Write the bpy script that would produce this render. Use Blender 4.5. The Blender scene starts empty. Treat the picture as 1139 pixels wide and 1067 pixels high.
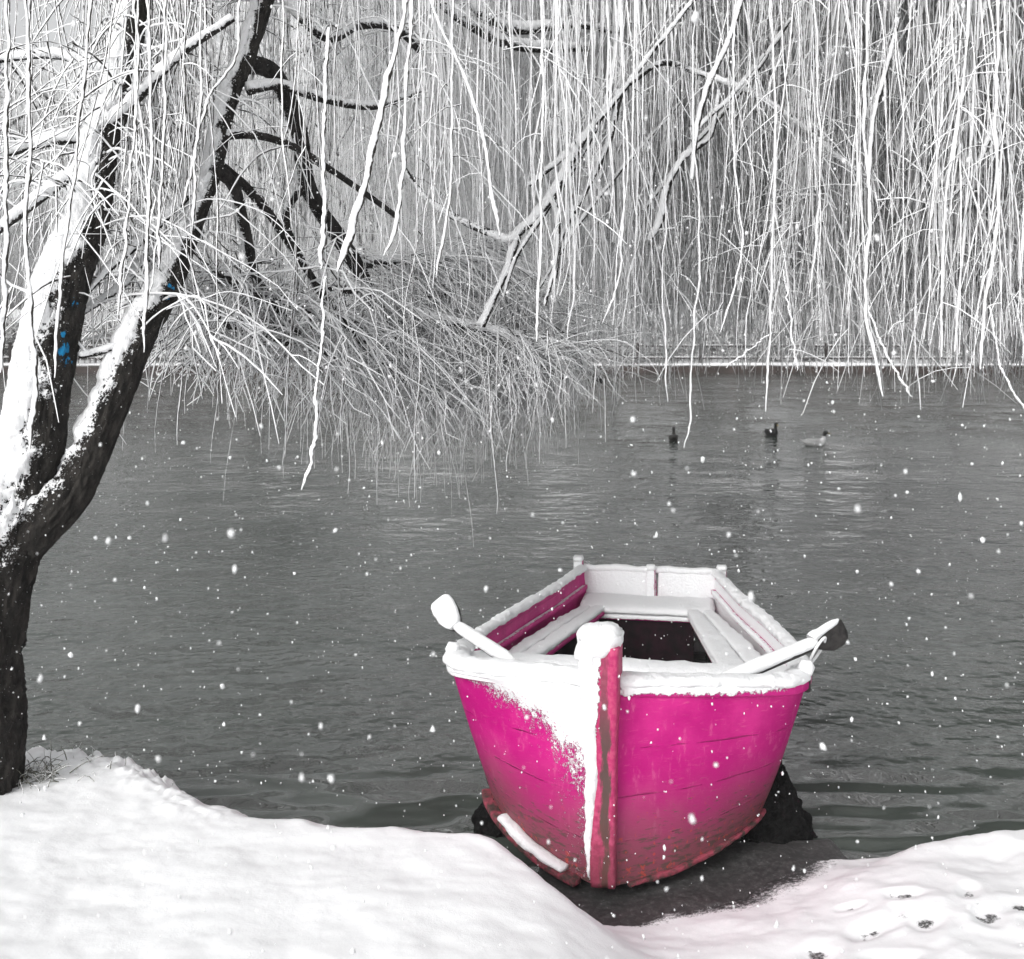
import bpy, math, random
import numpy as np
from mathutils import Vector

random.seed(7)
rng = np.random.default_rng(7)
SC = bpy.context.scene
COL = SC.collection

# ------------------------------------------------------------------ camera
F, CX, HY, H = 1300.0, 569.5, 340.0, 2.3      # focal length (px), centre, horizon row, eye height
cd = bpy.data.cameras.new("camera")
cam = bpy.data.objects.new("camera", cd)
COL.objects.link(cam)
cam.location = (0, 0, H)
cam.rotation_euler = (math.radians(90), 0, 0)
cd.sensor_width = 36
cd.lens = F / 1139 * 36
cd.shift_y = -(533.5 - HY) / 1139
cd.clip_start = 0.05
cd.clip_end = 1000
cd.dof.use_dof = True
cd.dof.focus_distance = 5.0
cd.dof.aperture_fstop = 5.0
SC.camera = cam

# ------------------------------------------------------------------ overcast sky and soft sun
SUN_EL, SUN_AZ = math.radians(34), math.radians(215)     # azimuth clockwise from +Y
w = bpy.data.worlds.new("World")
SC.world = w
w.use_nodes = True
wt = w.node_tree
wt.nodes.clear()
sky = wt.nodes.new("ShaderNodeTexSky")
sky.sky_type = 'NISHITA'
sky.sun_disc = False
sky.sun_elevation = SUN_EL
sky.sun_rotation = SUN_AZ
sky.dust_density = 4.0
hs = wt.nodes.new("ShaderNodeHueSaturation")
hs.inputs['Saturation'].default_value = 0.06
bg = wt.nodes.new("ShaderNodeBackground")
bg.inputs['Strength'].default_value = 0.14
wo = wt.nodes.new("ShaderNodeOutputWorld")
wt.links.new(sky.outputs[0], hs.inputs['Color'])
tcw = wt.nodes.new("ShaderNodeTexCoord")
sepw = wt.nodes.new("ShaderNodeSeparateXYZ")
grad = wt.nodes.new("ShaderNodeMapRange")          # snowfall whitens the low sky a little more than the zenith
grad.inputs[1].default_value = 0.0; grad.inputs[2].default_value = 1.0
grad.inputs[3].default_value = 1.75; grad.inputs[4].default_value = 1.45
mulw = wt.nodes.new("ShaderNodeVectorMath"); mulw.operation = 'SCALE'
wt.links.new(tcw.outputs['Generated'], sepw.inputs[0])
wt.links.new(sepw.outputs[2], grad.inputs[0])
wt.links.new(hs.outputs[0], mulw.inputs[0])
wt.links.new(grad.outputs[0], mulw.inputs['Scale'])
wt.links.new(mulw.outputs[0], bg.inputs['Color'])
wt.links.new(bg.outputs[0], wo.inputs['Surface'])

sd = bpy.data.lights.new("sun", 'SUN')
sd.energy = 1.45
sd.angle = math.radians(28)
sd.color = (1.0, 0.985, 0.96)
sun = bpy.data.objects.new("sun", sd)
COL.objects.link(sun)
sdir = Vector((math.sin(SUN_AZ) * math.cos(SUN_EL), math.cos(SUN_AZ) * math.cos(SUN_EL), math.sin(SUN_EL)))
sun.rotation_euler = sdir.to_track_quat('Z', 'Y').to_euler()

SC.view_settings.view_transform = 'Standard'
SC.view_settings.look = 'None'
SC.view_settings.exposure = -0.32
SC.view_settings.gamma = 1.0
SC.cycles.max_bounces = 6
SC.cycles.volume_bounces = 1
SC.cycles.use_denoising = True

# ------------------------------------------------------------------ helpers
WIND = np.array([-0.60, -0.62, 0.50]); WIND = WIND / np.linalg.norm(WIND)   # side the snow was blown from


LIMB_WIND = np.array([-0.86, -0.30, 0.42])      # snow packed on the limbs' left, upper side
TWIND = (-0.80, -0.22, 0.56)      # how snow sits on thin hanging twigs


def at(x, y, Y):
    """world point seen at photo pixel (x, y), Y metres out"""
    return np.array([(x - CX) / F * Y, Y, H - (y - HY) / F * Y])


def tag(o, label=None, cat=None, group=None, kind=None):
    if label: o['label'] = label
    if cat: o['category'] = cat
    if group: o['group'] = group
    if kind: o['kind'] = kind
    return o


def empty(name, loc=(0, 0, 0), rz=0.0):
    o = bpy.data.objects.new(name, None)
    o.empty_display_size = 0.2
    o.location = loc
    o.rotation_euler = (0, 0, rz)
    COL.objects.link(o)
    return o


def mesh_np(name, V, quads, mat, parent=None, attrs=None, smooth=True, tris=None):
    me = bpy.data.meshes.new(name)
    V = np.asarray(V, dtype=np.float32)
    quads = np.asarray(quads, dtype=np.int32).reshape(-1, 4) if quads is not None and len(quads) else np.zeros((0, 4), np.int32)
    tris = np.asarray(tris, dtype=np.int32).reshape(-1, 3) if tris is not None and len(tris) else np.zeros((0, 3), np.int32)
    nl = quads.size + tris.size
    nf = len(quads) + len(tris)
    me.vertices.add(len(V)); me.vertices.foreach_set("co", V.ravel())
    me.loops.add(nl)
    me.loops.foreach_set("vertex_index", np.concatenate([quads.ravel(), tris.ravel()]))
    me.polygons.add(nf)
    ls = np.concatenate([np.arange(len(quads)) * 4, quads.size + np.arange(len(tris)) * 3]).astype(np.int32)
    me.polygons.foreach_set("loop_start", ls)
    me.update(calc_edges=True)
    if attrs:
        for k, a in attrs.items():
            at_ = me.attributes.new(k, 'FLOAT', 'POINT')
            at_.data.foreach_set("value", np.asarray(a, dtype=np.float32))
    me.polygons.foreach_set("use_smooth", np.full(nf, smooth))
    me.validate()
    me.materials.append(mat)
    o = bpy.data.objects.new(name, me)
    COL.objects.link(o)
    if parent: o.parent = parent
    return o


class MB:
    """collects pieces into one mesh"""
    def __init__(s):
        s.V, s.Q, s.T, s.n, s.A = [], [], [], 0, {}

    def add(s, V, Q=None, T=None):
        V = np.asarray(V, float)
        if Q is not None and len(Q): s.Q.append(np.asarray(Q).reshape(-1, 4) + s.n)
        if T is not None and len(T): s.T.append(np.asarray(T).reshape(-1, 3) + s.n)
        s.V.append(V); s.n += len(V)

    def build(s, name, mat, parent=None, smooth=True):
        return mesh_np(name, np.concatenate(s.V), np.concatenate(s.Q) if s.Q else None, mat, parent,
                       smooth=smooth, tris=np.concatenate(s.T) if s.T else None)


def hash01(ix, iy, iz):
    h = (ix * 374761393 + iy * 668265263 + iz * 2147483647 + 1013904223) & 0xFFFFFFFF
    h = ((h ^ (h >> 13)) * 1274126177) & 0xFFFFFFFF
    h = h ^ (h >> 16)
    return (h & 0xFFFFFF) / float(0xFFFFFF)


def vnoise(p):
    """value noise in [-1,1]; p (...,3)"""
    p = np.asarray(p, float)
    i = np.floor(p).astype(np.int64); f = p - i
    f = f * f * (3 - 2 * f)
    r = 0
    for dx in (0, 1):
        for dy in (0, 1):
            for dz in (0, 1):
                wgt = (f[..., 0] if dx else 1 - f[..., 0]) * (f[..., 1] if dy else 1 - f[..., 1]) * (f[..., 2] if dz else 1 - f[..., 2])
                r = r + wgt * hash01(i[..., 0] + dx, i[..., 1] + dy, i[..., 2] + dz)
    return r * 2 - 1


def fbm(p, oct=4):
    r, a = 0, 1.0
    for k in range(oct):
        r = r + a * vnoise(np.asarray(p) * (2 ** k) + 17.3 * k)
        a *= 0.5
    return r


def sstep(x, a, b):
    t = np.clip((x - a) / (b - a), 0, 1)
    return t * t * (3 - 2 * t)


def spline(pts, n):
    """Catmull-Rom through pts (M,D), n samples uniform in arc length"""
    P = np.asarray(pts, float)
    if len(P) == 2:
        return P[0] + (P[1] - P[0]) * np.linspace(0, 1, n)[:, None]
    E = np.vstack([2 * P[0] - P[1], P, 2 * P[-1] - P[-2]])
    out = []
    for k in range(1, len(E) - 2):
        t = np.linspace(0, 1, 16, endpoint=False)[:, None]
        a, b, c, d = E[k - 1], E[k], E[k + 1], E[k + 2]
        out.append(0.5 * (2 * b + (c - a) * t + (2 * a - 5 * b + 4 * c - d) * t ** 2 + (3 * b - a - 3 * c + d) * t ** 3))
    out.append(P[-1:])
    C = np.vstack(out)
    L = np.concatenate([[0], np.cumsum(np.linalg.norm(np.diff(C[:, :3] if C.shape[1] > 3 else C, axis=0), axis=1))])
    q = np.linspace(0, L[-1], n)
    return np.stack([np.interp(q, L, C[:, j]) for j in range(C.shape[1])], 1)


def tubes(P, R, S=4):
    """P (N,K,3) centre lines, R (N,K) radii -> verts, quads (open tubes with pinched ends)"""
    P = np.asarray(P, float); N, K, _ = P.shape
    T = np.gradient(P, axis=1)
    T /= np.linalg.norm(T, axis=2, keepdims=True) + 1e-9
    ref = np.array([0.31, 0.94, 0.11])
    U = np.cross(T, ref); U /= np.linalg.norm(U, axis=2, keepdims=True) + 1e-9
    W2 = np.cross(T, U)
    ang = np.arange(S) / S * 2 * math.pi + 0.4
    V = P[:, :, None, :] + R[:, :, None, None] * (U[:, :, None, :] * np.cos(ang)[None, None, :, None] + W2[:, :, None, :] * np.sin(ang)[None, None, :, None])
    idx = np.arange(N * K * S).reshape(N, K, S)
    a = idx[:, :-1, :]; b = np.roll(a, -1, 2); c = idx[:, 1:, :]; d = np.roll(c, -1, 2)
    Q = np.stack([a, b, d, c], -1).reshape(-1, 4)
    return V.reshape(-1, 3), Q


def limb_mesh(name, pts, mat, parent, S=28, step=0.02, bark=0.10, snow=0.022, thr=0.15, wind=None):
    """pts rows: x,y,z,r. A gnarled limb with bark ridges and wind-packed snow standing proud on its weather side."""
    pts = np.asarray(pts, float)
    L = np.sum(np.linalg.norm(np.diff(pts[:, :3], axis=0), axis=1))
    K = max(6, int(L / step))
    C = spline(pts, K)
    P, R = C[:, :3], C[:, 3]
    wob = np.stack([vnoise(np.stack([np.arange(K) * step * 3 + 5 * j, R * 0, R * 0 + 3 * j], 1)) for j in range(3)], 1)
    P = P + wob * R[:, None] * 0.18
    T = np.gradient(P, axis=0); T /= np.linalg.norm(T, axis=1, keepdims=True)
    ref = np.array([0.31, 0.94, 0.11])
    U = np.cross(T, ref); U /= np.linalg.norm(U, axis=1, keepdims=True)
    W2 = np.cross(T, U)
    ang = np.arange(S) / S * 2 * math.pi
    D = U[:, None, :] * np.cos(ang)[None, :, None] + W2[:, None, :] * np.sin(ang)[None, :, None]
    base = P[:, None, :] + R[:, None, None] * D
    q = np.stack(np.broadcast_arrays(np.cos(ang)[None, :] * 4.6, np.sin(ang)[None, :] * 4.6, (np.arange(K) * step * 7)[:, None]), -1)
    ridge = np.abs(fbm(q + np.random.RandomState(len(name) + K).rand() * 50, 3))
    dots = D @ (LIMB_WIND if wind is None else np.array(wind))
    q2 = base * 13.0
    thr_ = np.interp(np.linspace(0, 1, K), np.linspace(0, 1, len(thr)), thr)[:, None] if np.ndim(thr) else thr
    sn = dots - thr_ + 0.36 * fbm(q2, 4) - 0.35 * (ridge - .35)
    lift = snow * sstep(sn, -0.05, 0.75) * np.minimum(1, R[:, None] / 0.06)
    rad = R[:, None] * (1 - bark * 0.5 + bark * 1.2 * (0.6 - ridge)) + lift + 0.006 * sstep(sn, 0, .15) * vnoise(base * 30)
    V = P[:, None, :] + rad[:, :, None] * D
    idx = np.arange(K * S).reshape(K, S)
    a = idx[:-1]; b = np.roll(a, -1, 1); c = idx[1:]; d = np.roll(c, -1, 1)
    Q = np.stack([a, b, d, c], -1).reshape(-1, 4)
    V = np.concatenate([V.reshape(-1, 3), P[:1], P[-1:]])
    n = K * S
    tri = [(n, (j + 1) % S, j) for j in range(S)] + [(n + 1, idx[-1, j], idx[-1, (j + 1) % S]) for j in range(S)]
    sna = np.concatenate([sn.ravel(), [0, 0]])
    return mesh_np(name, V, Q, mat, parent, {'snow': sna}, tris=tri)


def sweep(path, a, b, n_sec=14, p=2.6, lump=0.0, lumpscale=14, flat=0.0, ends=True):
    """sweep a superellipse (half width a, half height b; arrays or scalars) along path (K,3), kept upright. -> V,Q,T"""
    P = np.asarray(path, float); K = len(P)
    a = np.broadcast_to(np.asarray(a, float), (K,)).copy(); b = np.broadcast_to(np.asarray(b, float), (K,)).copy()
    T = np.gradient(P, axis=0); T /= np.linalg.norm(T, axis=1, keepdims=True)
    up = np.array([0, 0, 1.0])
    Lx = np.cross(T, up); Lx /= np.linalg.norm(Lx, axis=1, keepdims=True) + 1e-9
    Ux = np.cross(Lx, T)
    an = np.arange(n_sec) / n_sec * 2 * math.pi
    cx = np.sign(np.cos(an)) * np.abs(np.cos(an)) ** (2 / p); cz = np.sign(np.sin(an)) * np.abs(np.sin(an)) ** (2 / p)
    cz = np.where(cz < 0, cz * (1 - flat), cz)
    V = P[:, None, :] + a[:, None, None] * cx[None, :, None] * Lx[:, None, :] + b[:, None, None] * cz[None, :, None] * Ux[:, None, :]
    if lump:
        V = V + (lump * fbm(V * lumpscale, 3))[..., None] * (cx[None, :, None] * Lx[:, None, :] + cz[None, :, None] * Ux[:, None, :])
    idx = np.arange(K * n_sec).reshape(K, n_sec)
    A = idx[:-1]; B = np.roll(A, -1, 1); Cc = idx[1:]; D = np.roll(Cc, -1, 1)
    Q = np.stack([A, B, D, Cc], -1).reshape(-1, 4)
    V = V.reshape(-1, 3); Tr = []
    if ends:
        n = len(V)
        e0 = P[0] - T[0] * min(a[0], b[0]) * 0.5; e1 = P[-1] + T[-1] * min(a[-1], b[-1]) * 0.5
        V = np.concatenate([V, [e0, e1]])
        Tr = [(n, (j + 1) % n_sec, j) for j in range(n_sec)] + [(n + 1, idx[-1, j], idx[-1, (j + 1) % n_sec]) for j in range(n_sec)]
    return V, Q, Tr


def swept(name, path, a, b, mat, parent=None, **k):
    V, Q, T = sweep(path, a, b, **k)
    return mesh_np(name, V, Q, mat, parent, tris=T)


def box(mb, lo, hi):
    x0, y0, z0 = lo; x1, y1, z1 = hi
    V = [(x0, y0, z0), (x1, y0, z0), (x1, y1, z0), (x0, y1, z0), (x0, y0, z1), (x1, y0, z1), (x1, y1, z1), (x0, y1, z1)]
    mb.add(V, [(0, 3, 2, 1), (4, 5, 6, 7), (0, 1, 5, 4), (1, 2, 6, 5), (2, 3, 7, 6), (3, 0, 4, 7)])


# ------------------------------------------------------------------ materials
class NT:
    def __init__(s, name):
        s.m = bpy.data.materials.new(name); s.m.use_nodes = True
        s.t = s.m.node_tree; s.t.nodes.clear()
        s.out = s.t.nodes.new("ShaderNodeOutputMaterial")

    def n(s, kind, **kw):
        nd = s.t.nodes.new("ShaderNode" + kind)
        for k, v in kw.items():
            if hasattr(nd, k) and k not in ('Scale',): setattr(nd, k, v)
            else: nd.inputs[k].default_value = v
        return nd

    def l(s, a, b): s.t.links.new(a, b)

    def math(s, op, a, b=None, clamp=False):
        nd = s.t.nodes.new("ShaderNodeMath"); nd.operation = op; nd.use_clamp = clamp
        for i, v in enumerate((a, b)):
            if v is None: continue
            if isinstance(v, (int, float)): nd.inputs[i].default_value = v
            else: s.l(v, nd.inputs[i])
        return nd.outputs[0]

    def ramp(s, fac, a, b):
        nd = s.t.nodes.new("ShaderNodeMapRange"); nd.interpolation_type = 'SMOOTHSTEP'
        nd.inputs[1].default_value = a; nd.inputs[2].default_value = b
        s.l(fac, nd.inputs[0]); return nd.outputs[0]

    def mix(s, fac, a, b):
        nd = s.t.nodes.new("ShaderNodeMix"); nd.data_type = 'RGBA'
        for i, v in ((0, fac), (6, a), (7, b)):
            if isinstance(v, (int, float)): nd.inputs[i].default_value = v
            elif isinstance(v, tuple): nd.inputs[i].default_value = (*v, 1)
            else: s.l(v, nd.inputs[i])
        return nd.outputs[2]

    def coords(s, scale=None, obj=True):
        tc = s.t.nodes.new("ShaderNodeTexCoord")
        o = tc.outputs['Object']
        if scale:
            mp = s.t.nodes.new("ShaderNodeMapping"); mp.inputs['Scale'].default_value = scale
            s.l(o, mp.inputs[0]); o = mp.outputs[0]
        return o

    def noise(s, vec, scale, detail=4, rough=0.55):
        nd = s.t.nodes.new("ShaderNodeTexNoise")
        nd.inputs['Scale'].default_value = scale; nd.inputs['Detail'].default_value = detail
        nd.inputs['Roughness'].default_value = rough
        s.l(vec, nd.inputs['Vector']); return nd.outputs[0]

    def bump(s, h, dist, strength=1.0):
        nd = s.t.nodes.new("ShaderNodeBump"); nd.inputs['Distance'].default_value = dist
        nd.inputs['Strength'].default_value = strength
        s.l(h, nd.inputs['Height']); return nd.outputs[0]

    def bsdf(s, col, rough=0.8, normal=None, spec=0.3, **kw):
        p = s.t.nodes.new("ShaderNodeBsdfPrincipled")
        for nm, v in (('Base Color', col), ('Roughness', rough), ('Specular IOR Level', spec)):
            if isinstance(v, (int, float)): p.inputs[nm].default_value = v
            elif isinstance(v, tuple): p.inputs[nm].default_value = (*v, 1)
            else: s.l(v, p.inputs[nm])
        for k, v in kw.items(): p.inputs[k.replace('_', ' ')].default_value = v
        if normal is not None: s.l(normal, p.inputs['Normal'])
        s.l(p.outputs[0], s.out.inputs['Surface'])
        return p

    def windfac(s, wv=None):
        g = s.t.nodes.new("ShaderNodeNewGeometry")
        d = s.t.nodes.new("ShaderNodeVectorMath"); d.operation = 'DOT_PRODUCT'
        s.l(g.outputs['Normal'], d.inputs[0]); d.inputs[1].default_value = tuple(WIND if wv is None else wv)
        return d.outputs['Value']

    def attr(s, name):
        a = s.t.nodes.new("ShaderNodeAttribute"); a.attribute_name = name
        return a.outputs['Fac']


SNOW = (0.86, 0.865, 0.875)


def mat_snow():
    m = NT("snow"); c = m.coords()
    h = m.math('ADD', m.noise(c, 18, 6, 0.65), m.math('ADD', m.math('MULTIPLY', m.noise(c, 95, 4, .7), 0.4), m.math('MULTIPLY', m.noise(c, 320, 2), 0.16)))
    m.bsdf(SNOW, 0.8, m.bump(h, 0.016, 0.75), 0.2)
    return m.m


def mat_bark(name, dark, snow_thr=0.0, paint=None):
    """limb bark; the 'snow' attribute says where snow is packed"""
    m = NT(name); c = m.coords(); cs = m.coords((1, 1, 0.35))
    n1 = m.noise(cs, 26, 6, 0.65); n2 = m.noise(c, 55, 4)
    bark = m.mix(m.ramp(n1, 0.35, 0.7), tuple(x * 0.45 for x in dark), tuple(x * 1.9 for x in dark))
    f = m.math('ADD', m.attr('snow'), m.math('MULTIPLY', m.math('SUBTRACT', n2, 0.5), 1.1))
    f = m.math('ADD', f, m.math('MULTIPLY', m.math('SUBTRACT', m.noise(c, 150, 3), 0.5), 0.9))
    f = m.math('ADD', f, m.math('MULTIPLY', m.math('SUBTRACT', n1, 0.5), 0.7))
    f = m.ramp(f, 0.0 + snow_thr, 0.12 + snow_thr)
    fleck = m.ramp(m.math('ADD', m.noise(c, 85, 3), m.math('MULTIPLY', m.attr('snow'), 0.10)), 0.60, 0.66)
    f = m.math('MAXIMUM', f, m.math('MULTIPLY', fleck, 0.75))
    col = m.mix(f, bark, SNOW)
    if paint:
        for (p, r) in paint:
            d = m.t.nodes.new("ShaderNodeVectorMath"); d.operation = 'SUBTRACT'
            m.l(c, d.inputs[0]); d.inputs[1].default_value = tuple(p)
            sc_ = m.t.nodes.new("ShaderNodeVectorMath"); sc_.operation = 'MULTIPLY'; sc_.inputs[1].default_value = (1, .2, .7)
            m.l(d.outputs[0], sc_.inputs[0])
            ln_ = m.t.nodes.new("ShaderNodeVectorMath"); ln_.operation = 'LENGTH'; m.l(sc_.outputs[0], ln_.inputs[0])
            fp = m.math('ADD', ln_.outputs['Value'], m.math('MULTIPLY', m.math('SUBTRACT', m.noise(c, 34, 3), 0.5), r * 3.0))
            col = m.mix(m.ramp(fp, r * 1.05, r * 0.8), col, (0.012, 0.20, 0.42))
    h = m.math('ADD', m.math('MULTIPLY', n1, 1.0), m.math('ADD', m.math('MULTIPLY', f, 0.5), m.math('MULTIPLY', n2, 0.35)))
    m.bsdf(col, 0.85, m.bump(h, 0.02, 0.9), 0.2)
    return m.m


def mat_twig(name, dark, thr=0.0, amp=0.9, scale=26, snow=SNOW):
    """thin twigs: snow clings to the weather side"""
    m = NT(name); c = m.coords()
    n = m.noise(c, scale, 2)
    f = m.math('ADD', m.windfac(TWIND), m.math('MULTIPLY', m.math('SUBTRACT', n, 0.5), amp * 2))
    f = m.ramp(f, thr - 0.12, thr + 0.12)
    m.bsdf(m.mix(f, dark, snow), 0.9, None, 0.15)
    return m.m


def mat_paint(name, hull=False):
    """weathered magenta boat paint, snow blown on the weather side"""
    m = NT(name); c = m.coords(); cl = m.coords((1, 1, 4.5))
    n1 = m.noise(c, 3.2, 5, 0.6); n2 = m.noise(c, 38, 5, 0.65); n3 = m.noise(cl, 16, 6, 0.7)
    col = m.mix(m.ramp(n1, 0.38, 0.68), (0.44, 0.003, 0.165), (0.58, 0.022, 0.225))
    col = m.mix(m.math('MULTIPLY', m.ramp(n3, 0.56, 0.72), 0.38), col, (0.66, 0.13, 0.28))
    n4 = m.noise(m.coords((3.2, 3.2, 1.0)), 9, 7, 0.72)
    col = m.mix(m.math('MULTIPLY', m.ramp(n4, 0.55, 0.70), 0.40), col, (0.68, 0.16, 0.33))
    col = m.mix(m.math('MULTIPLY', m.ramp(n4, 0.36, 0.26), 0.55), col, (0.27, 0.004, 0.10))
    sep = m.t.nodes.new("ShaderNodeSeparateXYZ"); m.l(c, sep.inputs[0])
    bumph = m.math('MULTIPLY', n3, 0.4)
    if hull:
        v = m.attr('v')                                   # 0 at the sheer, 1 at the chine
        grime = m.ramp(m.math('ADD', v, m.math('MULTIPLY', m.math('SUBTRACT', n1, 0.5), 0.55)), 0.34, 0.98)
        grime = m.math('MULTIPLY', grime, 0.86)
        col = m.mix(grime, col, (0.165, 0.070, 0.066))
        flake = m.ramp(m.math('ADD', m.math('MULTIPLY', v, 0.33), n3), 0.80, 0.88)
        col = m.mix(m.math('MULTIPLY', flake, 0.8), col, (0.085, 0.06, 0.05))
        red = m.ramp(m.math('ADD', m.math('MULTIPLY', v, 0.28), n2), 0.84, 0.90)
        col = m.mix(m.math('MULTIPLY', red, 0.7), col, (0.5, 0.07, 0.05))
        for sv in (0.30, 0.55, 0.78):                     # plank seams
            d = m.math('ABSOLUTE', m.math('SUBTRACT', m.math('ADD', v, m.math('MULTIPLY', m.math('SUBTRACT', n1, 0.5), 0.03)), sv))
            ln = m.ramp(d, 0.007, 0.002)
            ln = m.math('MULTIPLY', ln, m.ramp(m.noise(c, 7, 4, .6), 0.42, 0.62))
            col = m.mix(m.math('MULTIPLY', ln, 0.5), col, (0.16, 0.01, 0.06))
            bumph = m.math('SUBTRACT', bumph, m.math('MULTIPLY', ln, 1.2))
        spat = m.math('ADD', m.attr('drift'), m.math('MULTIPLY', m.math('SUBTRACT', m.noise(c, 55, 6, 0.75), 0.5), 2.6))
        spat = m.math('ADD', spat, m.math('SUBTRACT', m.noise(c, 14, 3), 0.5))
        spat = m.math('ADD', spat, m.math('MULTIPLY', m.math('SUBTRACT', m.noise(c, 190, 3, .7), 0.5), 2.4))
        f = m.ramp(spat, -0.05, 0.25)
    else:
        f = m.math('ADD', m.windfac(), m.math('MULTIPLY', m.math('SUBTRACT', n2, 0.5), 1.0))
        f = m.ramp(f, 0.30, 0.42)
    col = m.mix(f, col, SNOW)
    rough = m.math('ADD', m.math('MULTIPLY', f, 0.4), m.math('ADD', 0.42, m.math('MULTIPLY', n3, 0.3)))
    bumph = m.math('ADD', bumph, m.math('MULTIPLY', f, m.math('ADD', 1.2, m.math('MULTIPLY', m.noise(c, 60, 4, .7), 1.6))))
    m.bsdf(col, rough, m.bump(bumph, 0.006, 0.8), 0.2)
    return m.m


def mat_plain(name, c1, c2, scale=12, rough=0.8, bump=0.004, spec=0.3):
    m = NT(name); c = m.coords(); n = m.noise(c, scale, 5, 0.6)
    m.bsdf(m.mix(m.ramp(n, 0.35, 0.65), c1, c2), rough, m.bump(n, bump), spec)
    return m.m


def mat_stem():
    m = NT("stem_paint"); c = m.coords(); cl = m.coords((1, 1, 0.22)); n = m.noise(cl, 34, 6, 0.7); n2 = m.noise(c, 45, 4)
    col = m.mix(m.ramp(n2, 0.35, 0.7), (0.42, 0.022, 0.12), (0.52, 0.075, 0.17))
    sep = m.t.nodes.new("ShaderNodeSeparateXYZ"); m.l(c, sep.inputs[0])
    # bare weathered groove down the right half of the front face
    d = m.math('ABSOLUTE', m.math('SUBTRACT', sep.outputs[0], 0.012))
    g = m.ramp(m.math('ADD', d, m.math('MULTIPLY', m.math('SUBTRACT', n, 0.5), 0.085)), 0.022, 0.008)
    low = m.ramp(sep.outputs[2], 0.98, 0.55)
    col = m.mix(m.math('MULTIPLY', g, m.math('ADD', 0.45, m.math('MULTIPLY', low, 0.5))), col, (0.07, 0.055, 0.045))
    dirt = m.ramp(m.math('ADD', sep.outputs[2], m.math('MULTIPLY', m.math('SUBTRACT', n2, 0.5), 0.5)), 0.50, 0.05)
    col = m.mix(m.math('MULTIPLY', dirt, 0.6), col, (0.14, 0.05, 0.045))
    chip = m.ramp(n, 0.64, 0.70)
    col = m.mix(m.math('MULTIPLY', chip, 0.6), col, (0.09, 0.06, 0.05))
    f = m.math('ADD', m.math('MULTIPLY', sep.outputs[0], -34), m.math('MULTIPLY', m.math('SUBTRACT', n2, 0.5), 1.6))
    f = m.math('ADD', f, m.math('MULTIPLY', m.math('SUBTRACT', sep.outputs[2], 0.62), 2.1))
    f = m.ramp(f, 0.7, 0.95)
    col = m.mix(f, col, SNOW)
    h = m.math('ADD', m.math('MULTIPLY', n, 0.6), m.math('MULTIPLY', f, 1.2))
    m.bsdf(col, 0.6, m.bump(h, 0.008, 0.9), 0.3)
    return m.m


def mat_ground():
    m = NT("snowy_ground"); c = m.coords()
    n = m.noise(c, 46, 6, 0.7); n2 = m.noise(c, 9, 4); n3 = m.noise(c, 160, 3)
    f = m.math('ADD', m.attr('snow'), m.math('MULTIPLY', m.math('SUBTRACT', n, 0.5), 1.5))
    f = m.math('ADD', f, m.math('MULTIPLY', m.math('SUBTRACT', n3, 0.5), 0.9))
    f = m.ramp(f, 0.20, 0.80)
    wet = m.mix(m.ramp(n, 0.4, 0.7), (0.040, 0.039, 0.039), (0.085, 0.083, 0.082))
    col = m.mix(f, wet, (0.88, 0.885, 0.895))
    rough = m.math('ADD', 0.5, m.math('MULTIPLY', f, 0.3))
    h = m.math('ADD', m.math('MULTIPLY', n2, 1.0), m.math('ADD', m.math('MULTIPLY', n, 0.32), m.math('MULTIPLY', n3, 0.12)))
    m.bsdf(col, rough, m.bump(h, 0.012, 0.32), 0.25)
    return m.m


def mat_water():
    m = NT("water"); c = m.coords()
    n1 = m.noise(m.coords((0.8, 1.0, 1)), 6.5, 1, 0.4)
    n2 = m.noise(m.coords((0.7, 1.0, 1)), 2.3, 1, 0.4)
    nf = m.noise(c, 17.0, 1, 0.4)
    n3 = m.noise(c, 0.6, 2)
    n4 = m.noise(m.coords((0.55, 1.0, 1)), 3.4, 1, 0.4)
    sep = m.t.nodes.new("ShaderNodeSeparateXYZ"); m.l(c, sep.inputs[0])
    near = m.ramp(sep.outputs[1], 6.4, 5.2)               # smooth lapping swell close to the bank
    amp = m.math('ADD', 0.5, m.math('MULTIPLY', m.ramp(n3, 0.38, 0.62), 0.6))
    h = m.math('ADD', m.math('MULTIPLY', n1, 0.26), m.math('ADD', m.math('MULTIPLY', n2, 0.34), m.math('MULTIPLY', nf, 0.085)))
    h = m.math('MULTIPLY', m.math('MULTIPLY', h, amp), m.math('SUBTRACT', 1.0, m.math('MULTIPLY', near, 0.8)))
    h = m.math('ADD', h, m.math('MULTIPLY', m.math('MULTIPLY', n4, near), 1.5))
    m.bsdf((0.052, 0.062, 0.054), 0.03, m.bump(h, 0.10, 1.0), 0.5, IOR=1.58)
    return m.m


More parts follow.
